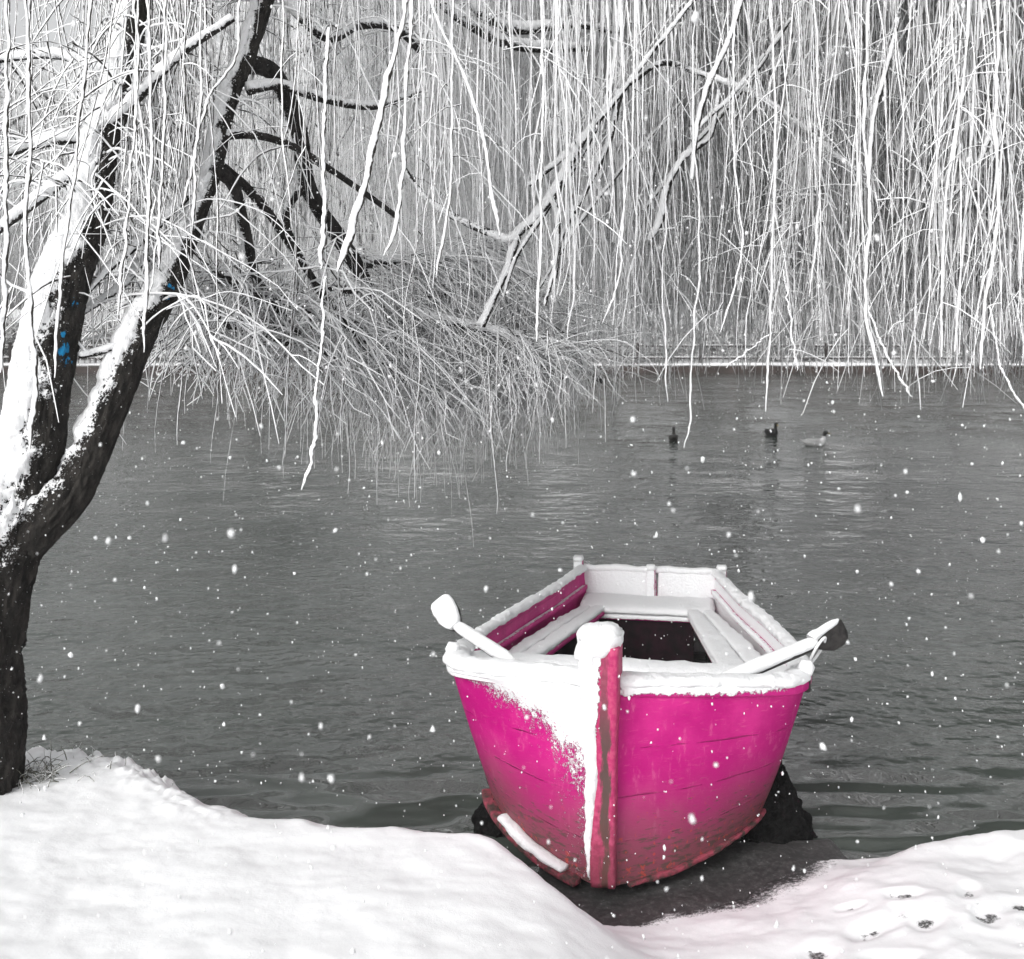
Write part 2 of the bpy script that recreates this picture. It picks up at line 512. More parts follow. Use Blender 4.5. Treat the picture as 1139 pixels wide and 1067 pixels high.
M = dict(
    snow=mat_snow(),
    twig=mat_twig("snowy_twig", (0.033, 0.029, 0.026), -0.12, 1.0, 30),
    twig_dark=mat_twig("bare_twig", (0.018, 0.016, 0.015), 0.22, 0.9),
    twig_white=mat_twig("snow_laden_twig", (0.04, 0.036, 0.032), -0.45, 0.8, 22),
    twig_far=mat_twig("far_twig", (0.07, 0.066, 0.064), -0.42, 0.8, 5),
    bark_far=mat_twig("far_bark", (0.03, 0.028, 0.027), 0.45, 0.6, 6),
    paint=mat_paint("magenta_paint"), hull=mat_paint("hull_paint", True), stem=mat_stem(),
    in_shade=mat_plain("bilge_shade_paint", (0.004, 0.001, 0.002), (0.016, 0.002, 0.007), 14),  # dark wine paint, darkened further to carry the shade under the benches
    grimy=mat_plain("grimy_wood", (0.05, 0.035, 0.03), (0.30, 0.05, 0.08), 26, 0.8, .01),
    wood=mat_plain("wet_wood", (0.012, 0.011, 0.011), (0.035, 0.032, 0.03), 30, 0.5),
    rock=mat_plain("wet_rock", (0.004, 0.004, 0.004), (0.010, 0.010, 0.010), 30, 0.9, 0.03, 0.1),
    ground=mat_ground(), water=mat_water(),
)

# ------------------------------------------------------------------ ground and water
EX = np.array([-125, -60, -20, -9, -5, -3, -2.25, -2.0, -1.69, -1.41, -1.22, -.98, -.68, -.42, -.247, -.12, 0, .10, .26, .38, .51, .69, .91, 1.10, 1.25, 1.41, 1.60, 1.92, 2.17, 3, 6, 12, 30, 125.])
EY = np.array([8, 7, 6, 5.7, 5.35, 5.35, 5.28, 5.33, 5.24, 4.98, 4.81, 4.73, 4.67, 4.64, 4.65, 4.65, 4.57, 4.45, 4.34, 4.30, 4.34, 4.42, 4.53, 4.68, 4.80, 4.84, 4.87, 4.93, 4.98, 5.15, 5.5, 5.6, 6.5, 8.])
EZ = np.interp  # height of the bank top along the edge
ZX = np.array([-125, -2.5, -1.5, -.5, -.1, .1, .26, .4, .55, .9, 1.2, 1.5, 2.2, 4, 125.])
ZZ = np.array([.42, .36, .32, .31, .30, .27, .21, .12, .05, .05, .05, .09, .14, .22, .4])
FEET = [(1010, 987, .85), (968, 1021, 1), (1032, 1020, 1), (1102, 1021, 1.05), (912, 1046, 1.0), (1137, 1008, .9), (985, 1062, .9), (1076, 988, .6), (948, 990, .5), (1000, 1010, .8)]


def softi(X, xp, fp, wdt=.22):
    xd = np.arange(-126, 126, .02); f = np.interp(xd, xp, fp)
    k = np.hanning(int(wdt / .02) * 2 + 3); k /= k.sum(); h_ = len(k) // 2
    return np.interp(X, xd, np.convolve(np.pad(f, h_, mode='edge'), k, 'valid'))


def ground_h(X, Y):
    ye = softi(X, EX, EY, .08); zb = softi(X, ZX, ZZ)
    P3 = np.stack([X, Y, X * 0], -1)
    rag = fbm(P3 * 7.0, 4)
    left = sstep(X, -.9, -1.5)
    d = ye - Y + 0.03 * rag + left * 0.035 * fbm(P3 * 22, 3)
    wd = softi(X, [-3, -.3, .05, .4, .8, 1.3, 1.6, 3], [.22, .30, .42, .55, .6, .45, .2, .2])
    prof = sstep(d, 0.0, wd)
    prof = np.where(d > 0, softi(X, [-.3, .05, .3, .5, 1.4, 1.7], [.66, .5, .15, 0, 0, .3]) * np.minimum(1, d / 0.02) * (1 - prof) + prof, 0)
    rise = softi(X, [-3, 0, .6, 1.0, 3], [.03, .05, .11, .13, .09])
    z = zb * prof + rise * np.clip(d, 0, 3)
    z = z + sstep(d, .02, .3) * (0.013 * fbm(P3 * 2.1 + 5, 3) + 0.006 * fbm(P3 * 9 + 2, 3))
    z = z + left * sstep(d, -.02, .03) * sstep(d, .5, .1) * 0.032 * np.abs(fbm(P3 * np.array([24, 17, 1]) + 3, 4))
    right = sstep(X, .95, 1.5) * sstep(d, .02, .2)
    z = z + right * (0.011 * fbm(P3 * 5.5 + 9, 3))
    # snow cover: fades to wet slush along the inlet under the bow
    slush = sstep(X, .02, .2) * sstep(X, 1.5, 1.15)
    sn = np.where(d > 0, sstep(d, -0.02, np.interp(X, [.3, .7, 1.1], [.05, .15, .34])), 0.0)
    sn = 1.25 * sn + 0.1
    sn = np.where(slush > 0, slush * sn + (1 - slush) * 1.35, 1.35)
    # shelf of wet ground the bow rests on; pond bed beyond
    shelf = sstep(X, -.05, .12) * sstep(X, 1.55, 1.35) * sstep(Y, 5.20, 5.0)
    below = np.where(d < 0, -0.9 * sstep(-d, -.02, .5) - 0.02, 0)
    below = below * (1 - shelf) + shelf * (0.012 + 0.008 * fbm(P3 * 8, 3)) * (d < 0.0)
    z = np.where(d > 0, z + 0.012, below)
    for (fx, fy, s) in FEET:
        p = at(fx, fy, 1.0); Yf = (H - .20) / ((fy - HY) / F); Xf = (fx - CX) / F * Yf
        dx, dy = (X - Xf), (Y - Yf)
        an = 0.5 + 0.7 * math.sin(fx)
        u = dx * math.cos(an) + dy * math.sin(an); v = -dx * math.sin(an) + dy * math.cos(an)
        r = np.sqrt((u / (.085 * s)) ** 2 + (v / (.05 * s)) ** 2) + 0.30 * fbm(P3 * 13, 2)
        k = sstep(r, 1.5, .45)
        z = z - 0.017 * s * k + 0.003 * np.exp(-((r - 1.7) / .4) ** 2)
        sn = sn - (1.04 if s > .8 else .85) * sstep(r - 0.35 * fbm(P3 * 40, 2), .85, .25)
    # far bank
    far = sstep(Y, 40.06, 40.3)
    farz = 0.26 + 0.028 * np.clip(Y - 40.3, 0, 60) + 0.05 * fbm(P3 * .5, 3)
    z = z * (1 - far) + farz * far
    sn = np.where(Y > 30, 1.35, np.where(d < 0, 0.0, sn))
    return z, sn


xs = np.concatenate([-np.geomspace(118, 2.85, 30), np.arange(-2.8, 2.8, .0125), np.geomspace(2.85, 118, 30)])
ys = np.concatenate([np.linspace(-30, 2.4, 24), np.arange(2.5, 5.75, .0125), np.geomspace(5.8, 39.9, 24), [40.05, 40.1, 40.2, 40.35], np.geomspace(41, 105, 34)])
GX, GY = np.meshgrid(xs, ys)
GZ, GS = ground_h(GX, GY)
ny, nx = GX.shape
idx = np.arange(nx * ny).reshape(ny, nx)
Q = np.stack([idx[:-1, :-1], idx[:-1, 1:], idx[1:, 1:], idx[1:, :-1]], -1).reshape(-1, 4)
g = mesh_np("ground", np.stack([GX, GY, GZ], -1).reshape(-1, 3), Q, M['ground'], None, {'snow': GS.ravel()})
tag(g, "snow covered pond bank with footprints and a wet slushy inlet", "ground", kind='structure')

wtr = mesh_np("water", [(-117, 2.5, 0), (117, 2.5, 0), (117, 40.2, 0), (-117, 40.2, 0)], [(0, 1, 2, 3)], M['water'])
tag(wtr, "rippled grey pond water between the snowy banks", "water", kind='structure')


def ground_at(x, y):
    z, _ = ground_h(np.array([float(x)]), np.array([float(y)])); return float(z[0])


# ------------------------------------------------------------------ boat
BOAT_O, BOAT_R = (0.355, 4.53, 0.0), -math.radians(9.7)
boat = empty("rowing_boat", BOAT_O, BOAT_R)
tag(boat, "bright pink wooden rowing boat with snow on its rails, bow resting on the bank", "boat")
LB = 3.35
S_B = ([0, .04, .08, .16, .25, .34, .44, .56, .72, 1.0, 1.3, 1.8, 2.6, LB], [.035, .13, .24, .44, .62, .745, .795, .815, .825, .825, .80, .735, .60, .47])
S_C = ([0, .05, .14, .28, .42, .55, .8, 1.1, 1.8, 2.6, LB], [.035, .13, .28, .43, .535, .61, .675, .715, .69, .57, .38])
S_ZS = ([0, .16, .35, .5, 1, 1.8, 2.6, LB], [.80, .77, .735, .72, .675, .595, .525, .495])
S_ZC = ([0, .1, .3, .55, .8, 1.1, 2, LB], [.05, .07, .105, .13, .135, .12, .0, -.15])
bb = lambda s: np.interp(s, *S_B)
cc = lambda s: np.interp(s, *S_C)
zs = lambda s: np.interp(s, *S_ZS)
zc = lambda s: np.interp(s, *S_ZC)


def arc(f, n, extra=None):
    s = np.linspace(0, LB, 900); t = f(s)
    # soften the polyline
    k = np.hanning(41); k /= k.sum()
    tp = np.concatenate([2 * t[0] - t[1:21][::-1], t, 2 * t[-1] - t[-21:-1][::-1]])
    t = np.convolve(tp, k, 'valid')
    L = np.concatenate([[0], np.cumsum(np.hypot(np.diff(s), np.diff(t)))]); L /= L[-1]
    q = np.linspace(0, 1, n)
    return np.interp(q, L, s), np.interp(q, L, t)


NQ, NV = 150, 34
s1, t1 = arc(bb, NQ); s2, t2 = arc(cc, NQ)
z1, z2 = zs(s1) + .012, zc(s2)
vv = np.linspace(0, 1, NV)


def skew(s_):
    return np.interp(s_, [0, .15, .8, 1.6, 2.6, LB], [1.0, .90, .885, .90, .96, 1.0])


def side(sgn, inset=0.0):
    v = vv[None, :]
    S_ = s1[:, None] * (1 - v) + s2[:, None] * v
    T_ = t1[:, None] * (1 - v) + t2[:, None] * v + 0.006 * np.sin(math.pi * v) * sstep(t1[:, None], 0.05, .4)
    Z_ = z1[:, None] * (1 - v) + z2[:, None] * v
    if inset:
        S_ = S_ + inset * sstep(S_, .6, .0); T_ = np.maximum(T_ - inset, 0.0)
        S_ = np.minimum(S_, LB - .01)
    if sgn < 0: T_ = T_ * skew(S_)
    return S_, T_, Z_


def hull_mesh():
    V, Q, DR, VV = [], [], [], []
    n = 0
    for sgn in (-1, 1):
        S_, T_, Z_ = side(sgn)
        depth = (1 - vv)[None, :] * 0 + (z1[:, None] - Z_)
        wmask = np.interp(depth, [0, .05, .12, .22, .34, .48, .8], [.66, .50, .34, .20, .09, .04, .0])
        dr = (wmask - T_) / 0.24 if sgn < 0 else np.interp(depth, [0, .02, .05], [1.0, .1, -2.5]) + 0 * T_
        if sgn < 0: dr = np.maximum(dr, np.interp(depth, [0, .02, .05], [1.0, .1, -2.5]) + 0 * T_)
        dr = np.clip(dr, -2.5, 1.6)
        lift = 0.028 * sstep(dr, -.1, 1.2) if sgn < 0 else 0 * dr
        # outward push of packed snow: towards -s
        P = np.stack([sgn * (T_ + 0.5 * lift), S_ - lift, Z_], -1)
        idx = n + np.arange(NQ * NV).reshape(NQ, NV)
        a, b, c, d = idx[:-1, :-1], idx[1:, :-1], idx[1:, 1:], idx[:-1, 1:]
        q = np.stack([a, b, c, d] if sgn > 0 else [a, d, c, b], -1).reshape(-1, 4)
        V.append(P.reshape(-1, 3)); Q.append(q); DR.append(dr.ravel()); VV.append(np.broadcast_to(vv[None, :], (NQ, NV)).ravel()); n += NQ * NV
        # bottom: chine to keel
        nb = 6
        u = np.linspace(0, 1, nb)[None, :]
        Tb = t2[:, None] * (1 - u) * (skew(s2)[:, None] if sgn < 0 else 1); Sb = s2[:, None] + 0 * u; Zb = z2[:, None] - 0.05 * np.sin(u * math.pi / 2) * sstep(s2[:, None], 0, .4)
        P = np.stack([sgn * Tb, Sb, Zb], -1)
        idx = n + np.arange(NQ * nb).reshape(NQ, nb)
        a, b, c, d = idx[:-1, :-1], idx[1:, :-1], idx[1:, 1:], idx[:-1, 1:]
        V.append(P.reshape(-1, 3)); Q.append(np.stack([a, b, c, d] if sgn > 0 else [a, d, c, b], -1).reshape(-1, 4))
        DR.append(np.full(NQ * nb, -2.5)); VV.append(np.ones(NQ * nb)); n += NQ * nb
    return mesh_np("hull", np.concatenate(V), np.concatenate(Q), M['hull'], boat, {'drift': np.concatenate(DR), 'v': np.concatenate(VV)})


hull = hull_mesh()
# inner planking (seen past the benches) and bilge, its dark colour holding cockpit shade
V, Q, QL, n = [], [], [], 0
for sgn in (-1, 1):
    S_, T_, Z_ = side(sgn, 0.035)
    idx = n + np.arange(NQ * NV).reshape(NQ, NV)
    a, b, c, d = idx[:-1, :-1], idx[1:, :-1], idx[1:, 1:], idx[:-1, 1:]
    V.append(np.stack([sgn * T_, S_, Z_], -1).reshape(-1, 3)); q_ = np.stack([a, d, c, b] if sgn > 0 else [a, b, c, d], -1)
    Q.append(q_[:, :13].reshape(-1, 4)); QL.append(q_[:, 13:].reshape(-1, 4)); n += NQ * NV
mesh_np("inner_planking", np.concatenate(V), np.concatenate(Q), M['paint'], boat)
mesh_np("bilge_planking", np.concatenate(V), np.concatenate(QL), M['in_shade'], boat)  # lower pink planking coloured near-black to stand for under-bench shade
ss = np.linspace(.1, LB - .05, 30)
tf = np.interp(ss, s2, t2) - .04; zf = zc(ss) + .06
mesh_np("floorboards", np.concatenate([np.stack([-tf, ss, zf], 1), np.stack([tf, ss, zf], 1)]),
        [(i, i + 30, i + 31, i + 1) for i in range(29)], M['in_shade'], boat)

# stem post with a tall snow cap
PW = 0.052
prof = [(-.055, .035), (-.050, .55), (-.065, .98)]
mb = MB()
zz = np.linspace(.068, 1.0, 40)
rows = []
for z in zz:
    f = np.interp(z, [.02, .1, .5, 1.0], [-.052, -.056, -.058, -.095])   # front face
    bk = np.interp(z, [.02, .7, .80, 1.0], [.04, .06, .075, .06])
    w0 = np.interp(z, [.02, .6, 1.0], [.040, .048, .058]); w1 = np.interp(z, [.02, .6, 1.0], [.052, .060, .070])
    rows.append([(-w0, f, z), (-w0 * .4, f - .003, z), (.012, f + .006, z), (w0 * .6, f - .003, z), (w0, f, z), (w0 + .006, f + .008, z), (w1, bk, z), (-w1, bk, z), (-w0 - .006, f + .008, z)])
rows = np.array(rows); K, S, _ = rows.shape
rows[..., 0] += 0.004 * fbm(rows * np.array([9, 9, 5]), 2); rows[..., 1] += 0.004 * fbm(rows * np.array([14, 14, 7]) + 4, 3)
idx = np.arange(K * S).reshape(K, S)
a = idx[:-1]; b = np.roll(a, -1, 1); c = idx[1:]; d = np.roll(c, -1, 1)
n = K * S
V = np.concatenate([rows.reshape(-1, 3), [rows[-1].mean(0)], [rows[0].mean(0)]])
tri = [(n, idx[-1, j], idx[-1, (j + 1) % S]) for j in range(S)] + [(n + 1, (j + 1) % S, j) for j in range(S)]
stem = mesh_np("stem_post", V, np.stack([a, b, d, c], -1).reshape(-1, 4), M['stem'], boat, tris=tri)
# snow cap: lumpy dome slumping to the weather side
th, ph = np.meshgrid(np.linspace(0, math.pi, 26), np.linspace(0, 2 * math.pi, 40, endpoint=False), indexing='ij')
sx = np.sign(np.sin(th)) * np.abs(np.sin(th)) ** .75
X_ = .093 * sx * np.cos(ph) - .014; Y_ = .098 * sx * np.sin(ph) - .015
Zt = np.cos(th); Z_ = np.where(Zt > 0, .066 * np.abs(Zt) ** .8, -.065 * np.abs(Zt))
Z_ = Z_ + 1.005 - .38 * np.clip(-(X_) - .02, 0, 1) * (Zt < .3) + .28 * np.clip(X_, 0, 1) * (Zt < .3)
P = np.stack([X_, Y_, Z_], -1); P = P + (0.009 * fbm(P * 19, 4))[..., None]
idx = np.arange(26 * 40).reshape(26, 40)
a = idx[:-1]; b = np.roll(a, -1, 1); c = idx[1:]; d = np.roll(c, -1, 1)
mesh_np("snow_cap", P.reshape(-1, 3), np.stack([a, c, d, b], -1).reshape(-1, 4), M['snow'], stem)
# snow plastered down the weather edge of the stem, on the left
pz = np.linspace(1.02, .10, 80)
path = np.stack([-.046 - .006 * np.sin(pz * 9), np.interp(pz, [.1, .6, 1.02], [-.040, -.045, -.062]), pz], 1)
Vv, Qq = tubes(path[None], np.interp(pz, [.10, .25, .45, .7, 1.02], [.006, .016, .026, .036, .042])[None], 20)
Vv = Vv + (0.010 * fbm(Vv * 26, 4))[:, None] * np.array([-.8, -.6, 0])
mesh_np("snow_crust", Vv, Qq, M['snow'], stem)

# gunwales and their snow
kk = np.linspace(0, NQ - 1, 120).astype(int)
fine = lambda q_, n_: np.interp(np.linspace(0, len(q_) - 1, n_), np.arange(len(q_)), q_)
for sgn in (-1, 1):
    pth = np.stack([sgn * (t1[kk] - .012) * (skew(s1[kk]) if sgn < 0 else 1), s1[kk] + .012 * sstep(s1[kk], .5, 0), z1[kk] - .004], 1)
    gw = swept("gunwale", pth[2:], .028, .024, M['paint'], boat, p=4)
    hgt = .022 + .005 * fbm(pth * 3, 2) + (.020 if sgn < 0 else .008) * sstep(s1[kk], 1.2, .2)
    wid = .034 + .018 * sstep(s1[kk], 1.2, .3)
    sp = pth.copy(); sp[:, 2] += .030; sp[:, 0] -= sgn * .022 * sstep(s1[kk], .2, .6); sp[:, 1] += .02 * sstep(s1[kk], .6, .1)
    spf = np.stack([fine(sp[1:-1, j], 420) for j in range(3)], 1)
    wf, hf = fine(wid[1:-1], 420), fine(hgt[1:-1], 420)
    q3 = spf * np.array([1, 1, 0])
    wf = wf * (1 + .10 * fbm(q3 * 9, 4)); hf = hf * (1 + .14 * fbm(q3 * 7 + 4, 4))
    swept("snow_cap", spf, wf, hf, M['snow'], gw, p=2.3, lump=.006, lumpscale=26, flat=.25, n_sec=32)

# snowed-in foredeck between the bow rails and the front thwart
nd, mdk = 26, 41
V = []
for i in range(nd):
    s = .03 + (.66 - .03) * i / (nd - 1)
    hw = max(.03, float(np.interp(s, s1, t1)) - .02)
    for j in range(mdk):
        u = -1 + 2 * j / (mdk - 1)
        V.append((u * hw * (float(skew(s)) if u < 0 else 1), s, float(zs(s)) - .005 + .025 * (1 - u * u) * 0.3))
V = np.array(V); V[:, 2] += .012 * fbm(V * 9, 3) - .02 * sstep(V[:, 1], .35, .5)
idx = np.arange(nd * mdk).reshape(nd, mdk)
deck = mesh_np("foredeck", V, np.stack([idx[:-1, :-1], idx[:-1, 1:], idx[1:, 1:], idx[1:, :-1]], -1).reshape(-1, 4), M['snow'], boat)

# front thwart: board + snow
us = np.linspace(-1, 1, 40)
hw = float(np.interp(.62, s1, t1)) - .05
pth = np.stack([us * hw * np.where(us < 0, .89, 1), .60 + 0 * us, .665 + 0 * us], 1)
tw = swept("thwart", pth, .075, .022, M['paint'], boat, p=6)
swept("snow_layer", pth + np.array([0, .004, .043]), .082, .034, M['snow'], tw, p=3, lump=.007, flat=.4)

# side benches (two boards each, snow on top) and the stern bench
zbench = lambda s: np.interp(s, [.6, 1.4, 3.3], [.592, .515, .315])
for sgn in (-1, 1):
    s_ = np.linspace(.66, 3.2, 70)
    inn = np.interp(s_, [.62, 1.4, 2.95, 3.3], [.52, .43, .262, .24])
    outb = np.interp(s_, s1, t1) * (skew(s_) if sgn < 0 else 1) - np.interp(s_, [.6, 1.4, 3.0, 3.3], [.08, .10, .11, .08])
    root = None
    for k in range(2):
        lo, hi = (inn, inn + (outb - inn) * .50) if k == 0 else (inn + (outb - inn) * .57, outb)
        ctr = np.stack([sgn * (lo + hi) / 2, s_, zbench(s_) - .02], 1)
        bd = swept("side_bench", ctr, (hi - lo) / 2, .016, M['paint'], boat, p=7)
        swept("snow_layer", ctr + np.array([0, 0, .026]), (hi - lo) / 2 + .004, .020 + .005 * fbm(ctr * 4, 2), M['snow'], bd, p=3.2, lump=.006, flat=.4, n_sec=18)
us = np.linspace(-1, 1, 40)
pth = np.stack([us * .42, 3.12 + 0 * us, .312 + 0 * us], 1)
sb = swept("stern_bench", pth, .19, .018, M['paint'], boat, p=7)
swept("snow_layer", pth + np.array([0, -.004, .036]), .195, .034, M['snow'], sb, p=3.5, lump=.006, flat=.4)
mbx = MB(); box(mbx, (-.30, 2.96, .04), (.30, 2.985, .30))
mbx.build("bench_riser", M['in_shade'], boat, smooth=False)

# transom: two boards, centre post and corner posts, crusted with snow on its inner face
tr = empty("transom", (0, 0, 0)); tr.parent = boat
for (x0, x1) in ((-.455, .045), (.062, .455)):
    ws = np.linspace(x0, x1, 40)
    pth = np.stack([ws, LB + .0 * ws, .165 + 0 * ws], 1)
    swept("transom_board", pth, .020, .36, M['paint'], tr, p=9, lump=.002, n_sec=44)
def upright(name, x, y, z0, z1, wx, wy):
    mb_ = MB(); box(mb_, (x - wx, y - wy, z0), (x + wx, y + wy, z1))
    o = mb_.build(name, M['paint'], tr, smooth=False)
    bv = o.modifiers.new("bevel", 'BEVEL'); bv.width = .008; bv.segments = 2
    th_ = np.linspace(0, 1, 8)
    pth_ = np.stack([x - wx * .9 + 2 * wx * .9 * th_, y - .004 + 0 * th_, z1 + .004 + 0 * th_], 1)
    swept("snow_cap", pth_, wy + .012, .020, M['snow'], o, p=2.4, lump=.004)
    return o
upright("centre_post", .012, LB - .034, .1, .550, .028, .018)
upright("corner_post", -.475, LB - .010, .1, .588, .030, .035)
upright("corner_post", .478, LB - .010, .1, .560, .030, .035)
ws = np.linspace(-.44, .44, 60)
swept("snow_cap", np.stack([ws, LB + 0 * ws,   .533 + 0 * ws + .004 * np.sin(ws * 20)], 1), .026, .022, M['snow'], tr, p=2.4, lump=.006)

# chine strip at the lower left bow with a ledge of snow
ssx = np.linspace(.03, .62, 60)
chx = np.interp(ssx, s2, t2); chz = zc(ssx)
pth = np.stack([-(chx + .016) * skew(ssx), ssx - .016, chz - .005], 1)
strip = swept("chine_strip", pth, .028, .016, M['grimy'], boat, p=4)
sel = slice(3, 34)
swept("snow_layer", pth[sel] + np.array([-.004, -.004, .030]), .028, .022 * np.hanning(70)[18:49], M['snow'], strip, p=2.6, lump=.006)
pth = np.stack([(chx + .004), ssx - .004, chz - .004], 1)
swept("chine_strip", pth, .012, .010, M['grimy'], boat, p=4, lump=.004, lumpscale=20)

# stringer inside each topside, just under the rail
for sgn in (-1, 1):
    s_ = np.linspace(.7, LB - .06, 60)
    t_ = (np.interp(s_, s1, t1) - .055) * (skew(s_) if sgn < 0 else 1)
    swept("stringer", np.stack([sgn * t_, s_, zs(s_) - .085], 1), .016, .016, M['paint'], boat, p=5)

# thole pins at the two bow corners
for (x, y, h_) in ((.80, .46, .80), (-.70, .46, .80)):
    pz = np.linspace(.70, h_, 8)
    o = mesh_np("thole_pin", *tubes(np.stack([x + 0 * pz, y + 0 * pz, pz], 1)[None], np.full((1, 8), .018), 10), M['wood'], boat)
    th_ = np.linspace(0, 1, 6)
    swept("snow_cap", np.stack([x - .02 + .04 * th_, y + 0 * th_, h_ + 0 * th_], 1), .034, .032, M['snow'], o, p=2.2, lump=.006)


# ------------------------------------------------------------------ oars shipped across the bow corners
def oar(label, p0, p1, p2, tip, side_n, white):
    root = empty("oar", tuple(p1))
    tag(root, label, "oar")
    p0, p1, p2, tip = [np.array(q) - p1 for q in (p0, p1, p2, tip)]
    sh = np.stack([p0 + (p2 - p0) * t for t in np.linspace(0, 1, 26)])
    V_, Q_ = tubes(sh[None], np.linspace(.026, .020, 26)[None], 14)
    shaft = mesh_np("shaft", V_, Q_, M['wood'], root)
    d_ = (p2 - p0) / np.linalg.norm(p2 - p0)
    rr = np.interp(np.linspace(0, 1, 26), [0, .15, .9, 1], [.016, .028, .027, .020])
    sp = sh + np.array([-.006, -.008, .016])
    V_, Q_ = tubes(sp[None], (rr * (1 + .12 * fbm(sp * 18, 2)))[None], 14)
    mesh_np("snow_layer", V_, Q_, M['snow'], shaft)
    # blade: a short flat paddle, outline widening from the neck then cut off square at the tip
    ax = tip - p2; Lb = np.linalg.norm(ax); ax = ax / Lb
    wd = np.cross(ax, side_n); wd /= np.linalg.norm(wd)
    nn = np.cross(wd, ax)
    u = np.linspace(0, 1, 16)
    half = np.interp(u, [0, .15, .4, .75, .93, 1], [.024, .040, .054, .056, .052, .040] if white else [.024, .042, .066, .070, .060, .040])

    cap_up = 1.0 if white else .030

    def slab(thk, off, grow, lump, name, mat, par):
        an = np.arange(20) / 20 * 2 * math.pi
        ca = np.sign(np.cos(an)) * np.abs(np.cos(an)) ** .45; sa = np.sign(np.sin(an)) * np.abs(np.sin(an)) ** .8
        Vb = (p2 + off)[None, None] + (u * Lb)[:, None, None] * ax + np.where(ca[None, :] * (1 if wd[2] > 0 else -1) > 0, np.minimum(half, cap_up)[:, None], half[:, None])[..., None] * (ca[None, :, None]) * wd * (1 + grow * 10) + thk * sa[None, :, None] * nn
        if lump: Vb = Vb + (lump * fbm(Vb * 20, 3))[..., None] * nn
        K_ = 16; ix = np.arange(K_ * 20).reshape(K_, 20)
        a_ = ix[:-1]; b_ = np.roll(a_, -1, 1); c_ = ix[1:]; e_ = np.roll(c_, -1, 1)
        Vb = Vb.reshape(-1, 3); n_ = len(Vb)
        Vb = np.concatenate([Vb, [p2 + off], [p2 + off + ax * Lb * 1.03]])
        t_ = [(n_, (j + 1) % 20, j) for j in range(20)] + [(n_ + 1, ix[-1, j], ix[-1, (j + 1) % 20]) for j in range(20)]
        return mesh_np(name, Vb, np.stack([a_, b_, e_, c_], -1).reshape(-1, 4), mat, par, tris=t_)
    bl = slab(.011, 0 * p2, 0.0, 0, "blade", M['wood'], root)
    if white:
        slab(.024, nn * .024 * (1 if nn @ WIND > 0 else -1) + np.array([0, 0, .006]), .004, .006, "snow_layer", M['snow'], bl)
    else:
        # snow ridge only along the upper edge
        e = wd if wd[2] > 0 else -wd
        pe = p2 + (u * Lb)[:, None] * ax + np.minimum(half, cap_up)[:, None] * e * .9 + np.array([-.012, -.01, .006])
        V_, Q_ = tubes(pe[None], np.interp(u, [0, .3, .9, 1], [.026, .018, .014, .005])[None], 12)
        mesh_np("snow_layer", V_ + (.005 * fbm(V_ * 22, 2))[:, None], Q_, M['snow'], bl)
    return root


oar("snow caked oar with white blade jutting past the boat's left bow corner",
    at(575, 742, 4.98), at(548, 724, 5.08), at(509, 699, 5.22), at(492, 670, 5.30), np.array([-.5, -.8, .35]), True)
oar("dark wet oar with snow ridge on top jutting past the boat's right bow corner",
    at(795, 764, 4.72), at(850, 743, 4.80), at(908, 717, 4.90), at(938, 696, 4.95), np.array([.25, -1.0, .1]), False)
# white cord looped round the neck of the right oar
th_ = np.linspace(0, 2 * math.pi, 26)
c0 = at(908, 720, 4.90)
loop = np.stack([c0[0] + .030 * np.cos(th_) + .006, c0[1] + .045 * np.sin(th_), c0[2] - .012 + .062 * np.cos(th_ + .9)], 1)
o = mesh_np("cord", *tubes(loop[None], np.full((1, 26), .006), 8), M['snow'])
tag(o, "thin white cord looped round the neck of the dark right oar", "cord")


# ------------------------------------------------------------------ black rocks beside the hull
def rock(label, c, r, seed, sc=(1, 1, 1)):
    th, ph = np.meshgrid(np.linspace(0, math.pi, 90), np.linspace(0, 2 * math.pi, 120, endpoint=False), indexing='ij')
    D = np.stack([np.sin(th) * np.cos(ph), np.sin(th) * np.sin(ph), np.cos(th)], -1)
    R = r * (1 + .26 * fbm(D * 1.8 + seed, 2) + .13 * np.abs(fbm(D * 5 + seed, 4)))
    P = D * R[..., None] * np.array(sc)
    P[..., :2] *= (1 - .55 * np.clip(P[..., 2:] / (r * sc[2]), -.2, 1))
    idx = np.arange(90 * 120).reshape(90, 120)
    a = idx[:-1]; b = np.roll(a, -1, 1); c_ = idx[1:]; d = np.roll(c_, -1, 1)
    o = mesh_np("rock", P.reshape(-1, 3), np.stack([a, c_, d, b], -1).reshape(-1, 4), M['rock'])
    o.location = c
    return tag(o, label, "rock")


rock("large black wet rock beside the right side of the pink hull", (1.15, 5.13, .02), .178, 3.1, (.88, .9, 1.35))
rock("small black wet rock peeping out by the left side of the pink hull", (-.06, 5.18, .03), .14, 8.7, (.7, .9, 1.0))

# ------------------------------------------------------------------ left willow
def limb_px(rows, px=True):
    """rows x,y,r(px),Y -> x,y,z,r"""
    out = []
    for (x, y, r, Y) in rows:
        p = at(x, y, Y); out.append((*p, r / F * Y))
    return np.array(out)


paintA = [(at(62, 390, 4.66), .024), (at(72, 335, 4.66), .022), (at(66, 402, 4.66), .020), (at(64, 372, 4.66), .016)]
paintB = [(at(182, 326, 4.98), .022), (at(184, 318, 5.0), .016), (at(2, 795, 4.5), .014)]
M['barkA'] = mat_bark("willow_bark", (0.020, 0.018, 0.016), 0.0, paintA + paintB)
M['bark'] = mat_bark("branch_bark", (0.020, 0.018, 0.017), 0.0)

wbase = at(-32, 885, 4.70); wbase[2] = ground_at(wbase[0], wbase[1]) - .03
willow = empty("willow_tree", tuple(wbase))
tag(willow, "dark forked willow leaning in from the left, snow packed on its weather side", "tree")


